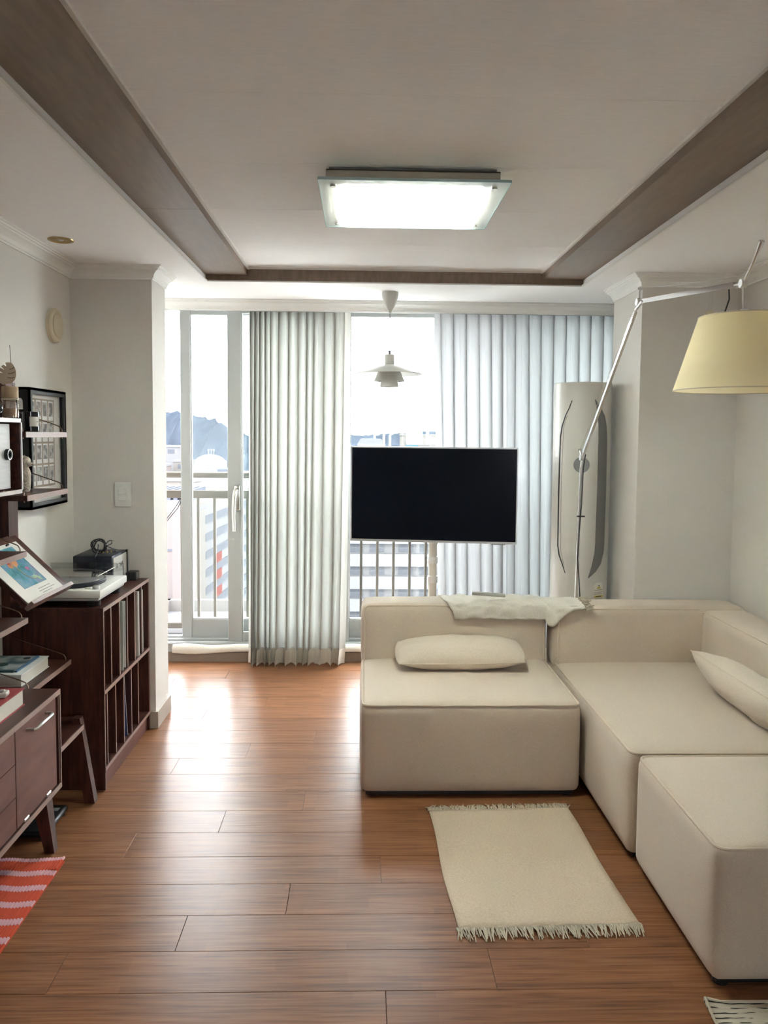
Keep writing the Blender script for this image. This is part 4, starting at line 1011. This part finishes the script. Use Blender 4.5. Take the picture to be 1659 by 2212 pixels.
t = thing('book', (-1.25, 2.5, .572), 'thick red-covered book with navy spine on the sideboard', 'book')
mk('redcover', (.33, .045, .05), .5); mk('navycover', (.010, .014, .035), .45)
ry0, ry1, rx0, rx1 = 2.42, 2.635, -1.36, -1.150
MB().box(rx0, rx1, ry0, ry1, .572, .5755).build('back_cover', 'redcover', t, smooth=0); MB().box(rx0, rx1, ry0, ry1, .6275, .631).build('front_cover', 'redcover', t, smooth=0)
MB().box(rx0, rx1, ry0-.003, ry0, .572, .631).build('spine', 'navycover', t, smooth=0); MB().box(rx0+.003, rx1-.004, ry0, ry1-.005, .5755, .6275).build('pages', 'pages', t, smooth=0)
t = thing('remote_control', (-1.20, 2.50, .631), 'white button remote control lying on the red book', 'remote control')
mx = Matrix.Translation((-1.225, 2.535, .641)) @ Matrix.Rotation(R(8), 4, 'Z')
MB().rbox(-.085, .062, -.021, .021, -.009, .009, r=.006, seg=3).xf(mx).build('body', 'offwhite', t)
for i in range(5):
    for j in range(3): MB().rbox(-.07+.026*i, -.054+.026*i, -.016+.011*j, -.007+.011*j, .007, .0115, r=.0015, seg=1).xf(mx).build('button', 'grey' if (i+j) % 3 else 'white', t)

# low stool between the sideboard and the record cabinet
t = thing('stool', (-1.27, 3.04, 0), 'low dark red wood stool with sloping legs beside the record cabinet', 'stool')
MB().box(-1.408, -1.122, 2.835, 3.10, .308, .328).build('seat', 'redwood', t, smooth=0)
MB().box(-1.124, -1.119, 2.835, 3.10, .308, .328).build('seat_edge', 'edgesheen', t, smooth=0)
def sleg(x, y, dx):
    V = []
    for z, s_, k_ in ((.352, .016, 0), (0, .021, 1)):
        for a, b_ in ((-1, -1), (1, -1), (1, 1), (-1, 1)): V.append((x+dx*k_+a*s_, y+b_*.019, z))
    return MB().add(V, [(0, 1, 2, 3), (4, 7, 6, 5), (0, 4, 5, 1), (1, 5, 6, 2), (2, 6, 7, 3), (3, 7, 4, 0)]).build('leg', 'redwoodv', t, smooth=0)
sleg(-1.150, 3.115, .050); sleg(-1.385, 3.115, .0); sleg(-1.335, 2.86, .0); sleg(-1.385, 3.06, .0)
MB().tube([(-1.385, 3.115, .338), (-1.150, 3.115, .340)], .013, 10).build('cross_bar', 'redwood', t)
# black appliance on the floor under the sideboard
t = thing('small_appliance', (-1.26, 2.93, 0), 'flat rounded black appliance on the floor behind the sideboard leg', 'appliance')
MB().rbox(-1.305, -1.155, 2.80, 3.02, .012, .036, r=.010, seg=3).build('body', 'black', t)
MB().box(-1.20, -1.175, 2.96, 2.985, .036, .038).build('display', 'grey', t, smooth=0)
for a, b_ in ((-1.285, 2.82), (-1.175, 2.82), (-1.285, 3.0), (-1.175, 3.0)): MB().lathe([(0, 0), (.012, 0), (.012, .013), (0, .013)], (a, b_, 0), 12).build('foot', 'darkgrey', t)

# ------------------------------------------------------------------ record cabinet
t = thing('record_cabinet', (-1.27, 3.57, 0), 'dark red wood record cabinet with upright slots by the pier', 'cabinet')
kx0, kx1, ky0, ky1, kz1 = XL+.012, -1.075, 3.215, 3.905, .775
T = .016
def P_(name, *a, m='redwoodv', par=t): return MB().box(*a).build(name, m, par, smooth=0)
P_('top', kx0, kx1, ky0, ky1, kz1-T, kz1, m='redwood')
P_('side', kx0, kx1, ky0, ky0+T, 0, kz1-T); P_('side', kx0, kx1, ky1-T, ky1, 0, kz1-T)
P_('shelf', kx0, kx1, ky0+T, ky1-T, .408, .424, m='redwood'); P_('bottom', kx0, kx1, ky0+T, ky1-T, .080, .096, m='redwood')
P_('back', kx0, kx0+.006, ky0+T, ky1-T, .096, kz1-T); P_('plinth', kx1-.03, kx1-.012, ky0+T, ky1-T, 0, .080, m='doorwood')
P_('front_edge', kx1-.001, kx1+.002, ky0, ky1, kz1-T, kz1, m='edgesheen'); P_('front_edge', kx1-.001, kx1+.002, ky0, ky1, .408, .424, m='edgesheen')
P_('front_edge', kx1-.001, kx1+.002, ky0, ky1, .080, .096, m='edgesheen'); P_('front_edge', kx1-.001, kx1+.002, ky0, ky0+.006, 0, kz1-T, m='edgesheen'); P_('front_edge', kx1-.001, kx1+.002, ky1-.006, ky1, .096, kz1-T, m='edgesheen')
up_d = [3.325, 3.440, 3.555, 3.670, 3.785]; lo_d = [3.262, 3.375, 3.490, 3.605, 3.715]
for y in up_d: P_('divider', kx0+.006, kx1-.004, y-.004, y+.004, .424, kz1-T)
for y in up_d: P_('divider_edge', kx1-.004, kx1-.002, y-.004, y+.004, .424, kz1-T, m='edgesheen')
for y in lo_d: P_('divider', kx0+.006, kx1-.004, y-.004, y+.004, .096, .408)
for y in lo_d: P_('divider_edge', kx1-.004, kx1-.002, y-.004, y+.004, .096, .408, m='edgesheen')
# records
glass('sleeve', (.80, .80, .80), extra=.08)
mk('sleevegreen', (.46, .50, .45), .5); mk('sleevebeige', (.52, .47, .42), .6); mk('sleeveblue', (.03, .06, .17), .45); mk('sleevedark', (.02, .022, .025), .5); mk('sleevepale', (.46, .46, .42), .6)
def record(y, z0, m, label, th=.006, x1=-1.10, h=.315, tilt=0.0, pr=None):
    t_ = thing('record', (-1.25, y, z0), label, 'record', 'records in the record cabinet')
    mx = Matrix.Translation((0, y, z0)) @ Matrix.Rotation(tilt, 4, 'X')
    MB().box(x1-.315, x1, 0, th, 0, h).xf(mx).build('sleeve', m, t_, smooth=0)
    if pr: 
        MB().box(x1-.10, x1-.012, -.0004, .0, .185, .29).xf(mx).build('cover_photo', 'photo', t_, smooth=0)
        MB().box(x1-.09, x1-.02, -.0004, .0, .03, .06).xf(mx).build('cover_photo', 'photo', t_, smooth=0)
    MB().box(x1-.31, x1+.0008, th*.3, th*.7, .003, h-.003).xf(mx).build('spine_edge', 'white' if m != 'sleevedark' else 'black', t_, smooth=0)
record(3.505, .424, 'sleevegreen', 'pale green record sleeve with a photo, third upper slot of the cabinet', pr=1, x1=-1.083)
record(3.517, .424, 'white', 'white record sleeve beside the pale green one', x1=-1.088); record(3.527, .424, 'offwhite', 'off-white record sleeve behind the white one', x1=-1.092)
record(3.540, .424, 'sleeve', 'record in a clear plastic cover against the third divider', x1=-1.084, th=.008)
record(3.735, .424, 'sleevebeige', 'beige record sleeve standing in the last-but-one upper slot', x1=-1.083, pr=None)
record(3.746, .424, 'white', 'white record sleeve next to the beige one', x1=-1.080); record(3.80, .424, 'sleeve', 'clear plastic record cover in the last upper slot of the cabinet', x1=-1.078, th=.010)
record(3.500, .096, 'sleevedark', 'dark record sleeve upright in the lower middle slot', x1=-1.095, th=.004)
record(3.520, .096, 'sleevepale', 'pale record sleeve leaning in the lower middle slot', x1=-1.095, tilt=R(2.0), th=.004)
record(3.562, .097, 'sleeveblue', 'blue record sleeve leaning in the lower middle slot', x1=-1.085, tilt=R(8.5), th=.005)
t = thing('brass_ring', (-1.13, 3.44, .096), 'tiny brass ring on the lower cabinet floor', 'ring')
MB().tube([(-1.13+.010*math.cos(i*.3927), 3.44+.004*math.sin(i*.3927), .110+.010*math.sin(i*.3927)) for i in range(16)], .002, 6, closed=True).build('ring', 'brass', t)

# ------------------------------------------------------------------ turntable
t = thing('turntable', (-1.265, 3.40, kz1), 'white turntable with clear cover on the record cabinet', 'turntable')
tx0, tx1, ty0, ty1 = -1.438, -1.088, 3.225, 3.590
tz = kz1
MB().rbox(tx0, tx1, ty0, ty1, tz+.040, tz+.072, r=.004, seg=2).build('plinth', 'white', t)
MB().rbox(tx0+.004, tx1-.010, ty0+.008, ty1-.008, tz+.026, tz+.040, r=.004, seg=1).build('underside', 'silver', t)
for a, b_ in ((tx0+.04, ty0+.05), (tx1-.045, ty0+.05), (tx0+.04, ty1-.05), (tx1-.045, ty1-.05)): MB().lathe([(0, 0), (.026, 0), (.028, .005), (.028, .026), (0, .026)], (a, b_, tz), 24).build('foot', 'black', t)
pcx, pcy = -1.275, 3.395
MB().lathe([(0, .074), (.146, .074), (.150, .078), (.150, .088), (.147, .091), (0, .091)], (pcx, pcy, tz), 64).build('platter', 'navyblack', t)
MB().lathe([(0, .0925), (.142, .0925), (.142, .0912)], (pcx, pcy, tz), 64).build('slipmat', mk('mat_grey', (.33, .33, .335), .35), t)
MB().lathe([(0, .108), (.0035, .107), (.0035, .09)], (pcx, pcy, tz), 12).build('spindle', 'chrome', t)
for a, b_ in ((tx1-.030, ty0+.040),): MB().lathe([(0, .086), (.013, .086), (.014, .084), (.014, .072)], (a, b_, tz), 24).build('speed_knob', 'silver', t)
MB().rbox(tx1-.075, tx1-.048, ty0+.030, ty0+.044, tz+.072, tz+.079, r=.002, seg=1).build('cueing_lever', 'white', t)
MB().lathe([(0, .072), (.020, .072), (.020, .098), (0, .098)], (-1.40, 3.54, tz), 24).build('tonearm_base', 'silver', t)
MB().tube([(-1.43, 3.545, tz+.104), (-1.40, 3.54, tz+.106), (-1.27, 3.545, tz+.106), (-1.18, 3.53, tz+.102), (-1.165, 3.515, tz+.099)], .0042, 8).build('tonearm', 'alu', t)
MB().tube([(-1.436, 3.545, tz+.104), (-1.416, 3.543, tz+.105)], .013, 16).build('counterweight', 'silver', t)
MB().rbox(-1.172, -1.152, 3.498, 3.516, tz+.092, tz+.102, r=.002, seg=1).build('headshell', 'darkgrey', t)
cv = MB()
H0, H1 = tz+.073, tz+.130
cv.rbox(tx0+.004, tx1-.012, ty1-.008, ty1-.004, H0, H1, r=.0015, seg=1)
cv.tube([(tx1-.014, ty1-.007, H0), (tx1-.014, ty1-.007, H1-.02), (tx1-.022, ty1-.006, H1-.006), (tx1-.034, ty1-.006, H1)], .0022, 6)
cv.build('rear_cover', 'clear', t)
MB().box(tx0+.004, tx1-.050, ty0+.10, ty1-.012, tz+.110, tz+.1125).build('cover_lid', 'clear', t, smooth=0)
MB().box(tx1-.052, tx1-.049, ty0+.12, ty1-.012, tz+.1098, tz+.113).build('lid_edge', 'white', t, smooth=0)

# amplifier with cable coil
t = thing('audio_unit', (-1.27, 3.78, kz1), 'black boxy audio unit with pale front behind the turntable', 'audio unit')
qx0, qx1, qy0, qy1, qz1 = -1.36, -1.175, 3.655, 3.875, .925
MB().rbox(qx0, qx1, qy0, qy1, kz1+.010, qz1, r=.008, seg=2).build('case', 'navyblack', t)
MB().box(qx1-.001, qx1+.003, qy0+.010, qy1-.010, kz1+.02, qz1-.012).build('front_panel', mk('ampfront', (.52, .51, .48), .4), t, smooth=0)
MB().box(qx1-.002, qx1+.007, qy1-.010, qy1+.002, kz1+.010, qz1).build('front_rim', 'black', t, smooth=0)
for k_, (yy, hh) in enumerate(((3.71, .022), (3.725, .016), (3.75, .022), (3.762, .020), (3.775, .024), (3.79, .018), (3.80, .022))):
    if k_ != 2: MB().box(qx1+.003, qx1+.0036, yy, yy+.004, .858, .858+hh).build('front_mark', 'black', t, smooth=0)
for k_ in range(4): MB().tube([(-1.262+.016*k_, 3.735+.01*k_, qz1-.001), (-1.262+.016*k_, 3.735+.01*k_, qz1+.009)], .0042, 10).build('socket', 'brass', t)
MB().rbox(-1.235, -1.20, 3.79, 3.81, qz1-.001, qz1+.012, r=.002, seg=1).build('connector', 'grey', t)
for a in (qx0+.02, qx1-.02):
    for b_ in (qy0+.02, qy1-.02): MB().lathe([(0, 0), (.010, 0), (.010, .011), (0, .011)], (a, b_, kz1), 12).build('foot', 'black', t)
t = thing('cable', (-1.262, 3.72, qz1), 'coiled black cable on top of the black audio unit', 'cable')
c_ = Vector((-1.262, 3.735, qz1+.036)); pts = []
for i in range(110):
    a = i*.42; rr_ = .030+.006*math.sin(i*.21)+.003*math.sin(i*1.1)
    pts.append((c_.x+rr_*math.cos(a), c_.y+.012*math.sin(i*.13), c_.z+rr_*math.sin(a)+.004*math.sin(i*.17)))
MB().tube(pts, .0021, 6).build('coil', 'black', t)
MB().tube([(c_.x+.028, c_.y, c_.z+.005), (c_.x+.045, c_.y, c_.z+.025), (c_.x+.062, c_.y, c_.z+.028), (c_.x+.060, c_.y, c_.z+.012), (c_.x+.040, c_.y, c_.z+.002), (c_.x+.028, c_.y, c_.z)], .0021, 6).build('loop', 'black', t)
MB().tube([(c_.x+.028, c_.y+.002, c_.z+.002), (c_.x+.055, c_.y+.02, c_.z-.014), (-1.195, 3.80, qz1+.008)], .0021, 6).build('tail', 'black', t)
MB().tube([(c_.x, c_.y-.012, c_.z+.010), (c_.x+.004, c_.y-.030, c_.z-.020), (c_.x+.010, qy0-.008, qz1-.005), (c_.x+.013, qy0-.006, qz1-.042)], .0021, 6).build('tail', 'black', t)
t = thing('small_box', (-1.13, 3.86, kz1), 'small black box at the far end of the record cabinet top', 'box')
MB().rbox(-1.168, -1.118, 3.835, 3.895, kz1, kz1+.042, r=.004, seg=1).build('case', 'black', t)
MB().box(-1.118, -1.117, 3.845, 3.885, kz1+.010, kz1+.032).build('front', 'darkgrey', t, smooth=0)
# ------------------------------------------------------------------ outside: railing, buildings, hills
_mk = mk
OUT = .12
def mk(key, col, *a, **k): return _mk(key, tuple(c*OUT for c in col), *a, spec=0.0, **k)
mk('railbeige', (1.25, 1.10, .95), .45); mk('concrete', (.42, .42, .42), .85); mk('bldwhite', (.50, .51, .53), .8); mk('bldcream', (.50, .48, .45), .8)
mk('bldpink', (.50, .44, .43), .8); mk('winblue', (.30, .33, .38), .5); mk('bldred', (.45, .16, .14), .7); mk('roofblue', (.30, .33, .42), .7); mk('bldblue', (.20, .36, .46), .4)
mg = mk('hillgreen', (.05, .085, .075), .95); varied(mg, .03, ((.008, .011, .015), (.013, .017, .022)), detail=6)
rl = thing('balcony_railing', (.2, 5.47, .1), 'beige metal balcony railing outside the window', 'railing')
MB().rbox(-2.2, 2.6, 5.45, 5.50, 1.195, 1.236, r=.006, seg=1).build('top_rail', 'railbeige', rl)
MB().rbox(-2.2, 2.6, 5.455, 5.495, 1.052, 1.106, r=.005, seg=1).build('middle_rail', 'railbeige', rl)
MB().rbox(-2.2, 2.6, 5.455, 5.495, .128, .170, r=.005, seg=1).build('bottom_rail', 'railbeige', rl)
bal = MB().rbox(-.0095, .0095, -.0095, .0095, .169, 1.053, r=.002, seg=1).mesh('baluster'); bal.materials.append(M['railbeige'])
x = -2.19
while x < 2.6: share(bal, 'baluster', rl, (x+.003, 5.475, 0)); x += .1146
for xx in (-2.1, -.55, 1.0, 2.5): MB().rbox(xx-.018, xx+.018, 5.457, 5.493, .05, 1.2, r=.004, seg=1).build('post', 'railbeige', rl) if xx < -2 or xx > 1.5 else None
MB().box(-2.3, 2.7, 5.42, 5.62, -.2, .09).build('floor_balcony_ledge', 'concrete', label='pale concrete ledge under the balcony railing', cat='ledge', kind='structure')
t = thing('cable', (-1.33, 5.44, 1.0), 'black cable tied to the balcony railing at the left', 'cable')
MB().tube([(-1.272, 5.448, 1.05), (-1.30, 5.44, 1.0), (-1.36, 5.44, .92), (-1.42, 5.44, .86)], .003, 6).build('strand', 'black', t); MB().tube([(-1.262, 5.448, 1.05), (-1.29, 5.44, .985), (-1.36, 5.44, .90), (-1.42, 5.44, .835)], .003, 6).build('strand', 'black', t)

MB().box(-1500, 1500, 190, 2600, -46, -45).build('floor_city_ground', 'concrete', label='pale city ground among the distant houses', cat='ground', kind='structure')
_mk('bounceground', (.55, .54, .52), .9)  # unseen near ground, pale so it bounces sky light onto the ceiling
MB().box(-1500, 1500, -1500, 190, -46, -45).build('floor_bounce_ground', 'bounceground', label='unseen ground below the window, kept pale to bounce light upward', cat='ground', kind='structure')
# block seen obliquely on the left, ribbon windows
b1 = thing('apartment_building', (-25, 140, -45), 'white block with slanting window bands and red panels, behind the left railing', 'building')
d = Vector((.068, 1, 0)).normalized(); nrm = Vector((d.y, -d.x, 0)); o0 = Vector((-25.2, 118, 0)); Lb = 62
def quadbox(o, d, L, n, dep, z0, z1):
    c = [o, o+d*L, o+d*L-n*dep, o-n*dep]; return MB().add([(p.x, p.y, z) for z in (z0, z1) for p in c], [(0, 1, 2, 3), (4, 7, 6, 5), (0, 4, 5, 1), (1, 5, 6, 2), (2, 6, 7, 3), (3, 7, 4, 0)])
quadbox(o0, d, Lb, nrm, 14, -45, -9.5).build('wall', 'bldwhite', b1, smooth=0)
quadbox(o0-d*.2-nrm*-.1, d, 5.5, nrm, 14.2, -45, -10.2).build('end_wall', 'bldcream', b1, smooth=0)
quadbox(o0, d, Lb, nrm, 14, -9.5, -9.0).build('roof', 'bldcream', b1, smooth=0)
wm = MB().add([(p[0], p[1], p[2]) for p in ((0, -1.37, 0), (0, 1.37, 0), (.12, 1.37, 0), (.12, -1.37, 0), (0, -1.37, 1.25), (0, 1.37, 1.25), (.12, 1.37, 1.25), (.12, -1.37, 1.25))], [(0, 1, 2, 3), (4, 7, 6, 5), (0, 4, 5, 1), (1, 5, 6, 2), (2, 6, 7, 3), (3, 7, 4, 0)]).mesh('window', smooth=0); wm.materials.append(M['winblue'])
for f_ in range(11):
    for k_ in range(18):
        s_ = 6.0+k_*2.75
        if f_ > 1 and k_ == 0 and False: continue
        p = o0+d*s_+nrm*.02; share(wm, 'window', b1, (p.x, p.y, -12.6-f_*2.85), -math.atan2(d.x, d.y))
for f_ in (3, 4, 5): quadbox(o0+d*9.8+nrm*.2, d, 4.8, nrm, .3, -12.6-f_*2.85+1.27, -12.6-f_*2.85+2.84).build('red_panel', 'bldred', b1, smooth=0)
# frontal block in the middle
b2 = thing('apartment_building', (6, 100, -45), 'white apartment block with rows of windows under the television', 'building')
MB().box(-12, 30, 96, 110, -45, -4.0).build('wall', 'bldwhite', b2, smooth=0); MB().box(-12.3, 30.3, 95.7, 110.3, -4.0, -3.4).build('roof', 'bldcream', b2, smooth=0)
sl = MB().box(-12, 30, 95.2, 96, 0, 1.55).mesh('balcony', smooth=0); sl.materials.append(M['bldwhite'])
w2m = MB().box(-.9, .9, 95.92, 96.02, 0, 1.05).mesh('window', smooth=0); w2m.materials.append(M['winblue'])
w3m = MB().box(-.03, .03, 95.88, 95.93, 0, 1.05).box(-.9, .9, 95.88, 95.93, .48, .54).mesh('window_bar', smooth=0); w3m.materials.append(M['bldwhite'])
for f_ in range(9):
    zz = -10.1-f_*2.82
    share(sl, 'balcony', b2, (0, 0, zz+1.12))
    for k_ in range(13):
        xx = -10.6+k_*3.1+(.5 if k_ % 2 else 0); w_ = share(w2m, 'window', b2, (xx, 0, zz)); WL[w_.name] = WL[b2.name]
        if -4 < xx < 12: share(w3m, 'window_bar', b2, (xx, 0, zz))
# large plain white block at far left, rooftops below
b3 = thing('apartment_building', (-19, 62, -45), 'plain pale pink block at the far left behind the railing', 'building')
MB().box(-26, -14.2, 58, 66, -45, -4.4).build('wall', 'bldpink', b3, smooth=0)
for z in (-7.2, -13.4, -20): MB().box(-26.02, -14.18, 57.92, 58.0, z, z+.12).build('joint', 'roofblue', b3, smooth=0)
b4 = thing('low_building', (-13, 50, -45), 'low flat rooftop with parapets behind the bottom of the railing', 'building')
MB().box(-21, -6, 44, 56, -45, -11.2).build('wall', 'bldwhite', b4, smooth=0)
for a in ((-21, -6, 44, 44.5), (-21, -6, 55.5, 56), (-21, -20.5, 44, 56), (-6.5, -6, 44, 56), (-14.2, -13.8, 44, 56)): MB().box(*a, -11.2, -10.4).build('parapet', 'bldcream', b4, smooth=0)
b5 = thing('flat_roof_building', (-40, 205, -45), 'broad beige flat-roofed building between the two upper rails', 'building')
MB().box(-52, -30, 198, 216, -45, -10.4).build('wall', 'bldcream', b5, smooth=0); MB().box(-52.4, -29.6, 197.6, 216.4, -10.5, -9.9).build('roof', 'bldwhite', b5, smooth=0); MB().box(-42.0, -37.8, 197.7, 197.9, -13.6, -11.8).build('sign', 'concrete', b5, smooth=0)
b6 = thing('ribbed_roof_building', (-30, 128, -45), 'building with a ribbed blue-grey roof at the far left', 'building')
MB().box(-36, -26.8, 118, 134, -45, -8.5).build('wall', 'bldwhite', b6, smooth=0)
for k_ in range(9): MB().box(-36+k_*1.05, -35.4+k_*1.05, 118, 134, -8.5, -7.4).build('roof_rib', 'roofblue', b6, smooth=0)
b7 = thing('domed_hall', (-84, 430, -45), 'white shallow-domed hall below the wooded hill', 'building')
MB().lathe([(9.0, -45), (9.0, -13.4), (8.7, -13.2), (6.5, -11.2), (3.5, -9.9), (0, -9.4)], (-84, 430, 0), 40).build('dome', mk('domewhite', (.66, .66, .67), .7), b7)
MB().lathe([(13, -45), (13, -17.4), (9, -16.6)], (-84, 432, 0), 40).build('lower_ring', 'roofblue', b7)
for dx in (-1.0, .6, 1.9): MB().lathe([(0, -9.6), (.25, -9.6), (.25, -8.0), (.6, -7.6), (.6, -7.0), (0, -6.6)], (-84+dx, 430, 0), 12).build('antenna', 'domewhite', b7)
b8 = thing('hipped_building', (2.6, 300, -45), 'white hip-roofed building on the skyline above the television', 'building')
MB().box(-2.3, 7.7, 297, 306, -45, -1.9).build('wall', 'bldwhite', b8, smooth=0)
MB().prism([(-2.5, -1.9), (7.9, -1.9), (6.9, .4), (-1.0, .4)], 'y', 297, 306).build('roof', 'bldwhite', b8, smooth=0); MB().box(-1.2, .6, 296.8, 297, -3.6, -2.4).build('window', 'winblue', b8, smooth=0)
b9 = thing('office_building', (14, 205, -45), 'pale building with a blue glass panel on the skyline above the television', 'building')
MB().box(9.9, 20, 200, 212, -45, 1.6).build('wall', 'bldcream', b9, smooth=0); MB().box(9.7, 20.2, 199.8, 212.2, 1.6, 2.0).build('roof', 'bldcream', b9, smooth=0)
MB().box(10.9, 14.0, 199.7, 200, -4.0, .6).build('glass_panel', 'bldblue', b9, smooth=0); MB().box(14.2, 20, 199.85, 200, -.9, -.6).build('ledge', 'concrete', b9, smooth=0)
rnd = random.Random(12)
spots = [('white', -93, 380, 7, -4.0, 'bldwhite'), ('pale', -84.5, 365, 8, -10.6, 'bldcream'), ('pink', -91.5, 352, 6, -12.0, 'bldpink'), ('small white', -78, 350, 6, -14.5, 'bldwhite'), ('grey-roofed', -71, 330, 7, -13.0, 'roofblue'), ('long white', -63, 300, 10, -12.3, 'bldwhite'), ('low cream', -55, 280, 9, -12.5, 'bldcream')]
for n_, xx, yy, w_, zt, m_ in spots:
    h_ = thing('house', (xx, yy, -45), n_+' distant house among the roofs left of the curtain', 'building', 'distant houses')
    MB().box(xx-w_/2, xx+w_/2, yy, yy+9, -45, zt-1).build('wall', m_, h_, smooth=0); MB().box(xx-w_/2-.3, xx+w_/2+.3, yy-.3, yy+9.3, zt-1, zt).build('roof', 'bldwhite', h_, smooth=0); MB().box(xx-w_*.25, xx+w_*.2, yy-.1, yy, zt-4, zt-2).build('window', 'winblue', h_, smooth=0)
for k_, xx in enumerate((-9, 16, 25, 31, 43, 50, 58, 65)):
    yy = 760; h_ = thing('tower_block', (xx*1.0-5, yy, -45), ('first', 'second', 'third', 'fourth', 'fifth', 'sixth', 'seventh', 'eighth')[k_]+' tiny white tower from the left on the hazy skyline', 'building', 'skyline towers')
    MB().box(xx-6.2, xx-3.8, yy, yy+3, -45, 2.2+(k_ % 3)*.5).build('wall', mk('tower', (.72, .72, .72), .7) if 'tower' not in M else 'tower', h_, smooth=0); MB().box(xx-5.4, xx-4.6, yy+.5, yy+2, 2.2+(k_ % 3)*.5, 3.1+(k_ % 3)*.5).build('roof_house', 'tower', h_, smooth=0)
# hills
def hill(name, y0, xs, label, seed, depth=260, bumps=2.2):
    rnd = random.Random(seed); V, F = [], []; n = 160; xa, xb = xs[0][0], xs[-1][0]
    def hz(x):
        for (p, a), (q, b_) in zip(xs, xs[1:]):
            if p <= x <= q: u = (x-p)/(q-p); u = u*u*(3-2*u); return a+(b_-a)*u
        return -45
    rows = 9
    for i in range(n+1):
        x = xa+(xb-xa)*i/n; h = hz(x)
        jit = rnd.uniform(-1, 1)*bumps
        for j in range(rows):
            v = j/(rows-1); p = math.sin(math.pi*.5*min(1, v*1.35)) if v < .75 else 1-(v-.75)*1.2
            V.append((x+rnd.uniform(-1, 1), y0+depth*v, -46+(h+46)*p+(jit+rnd.uniform(-1, 1)*bumps*.6 if 0 < j else 0)))
    for i in range(n):
        for j in range(rows-1): F.append((i*rows+j, (i+1)*rows+j, (i+1)*rows+j+1, i*rows+j+1))
    return MB().add(V, F).build(name, 'hillgreen', smooth=60, label=label, cat='hill')
hill('hill', 1000, [(-520, 20), (-330, 34), (-270, 35), (-235, 26), (-185, 5), (-140, -16), (-80, -30), (60, -45)], 'hazy wooded hill beyond the city on the left', 5)
hill('hill', 1500, [(-260, -30), (-120, -8), (-20, 2), (60, 6), (150, 12), (260, 8), (420, 26), (640, 10)], 'faint hazy ridge along the horizon in the middle of the window', 9, bumps=1.5)
# thin haze between the city and the hills
mh = bpy.data.materials.new('haze'); mh.use_nodes = True; mh.node_tree.nodes.clear()
ho = nd(mh, 'ShaderNodeOutputMaterial'); vs = nd(mh, 'ShaderNodeVolumeScatter'); vs.inputs['Color'].default_value = (.74, .85, 1.0, 1); vs.inputs['Density'].default_value = .00003
ln(mh, vs.outputs[0], ho.inputs['Volume']); M['haze'] = mh
MB().box(-700, 700, 440, 990, -44.9, 120).build('haze', 'haze', smooth=0, label='thin bluish haze over the distant city', cat='haze', kind='stuff')
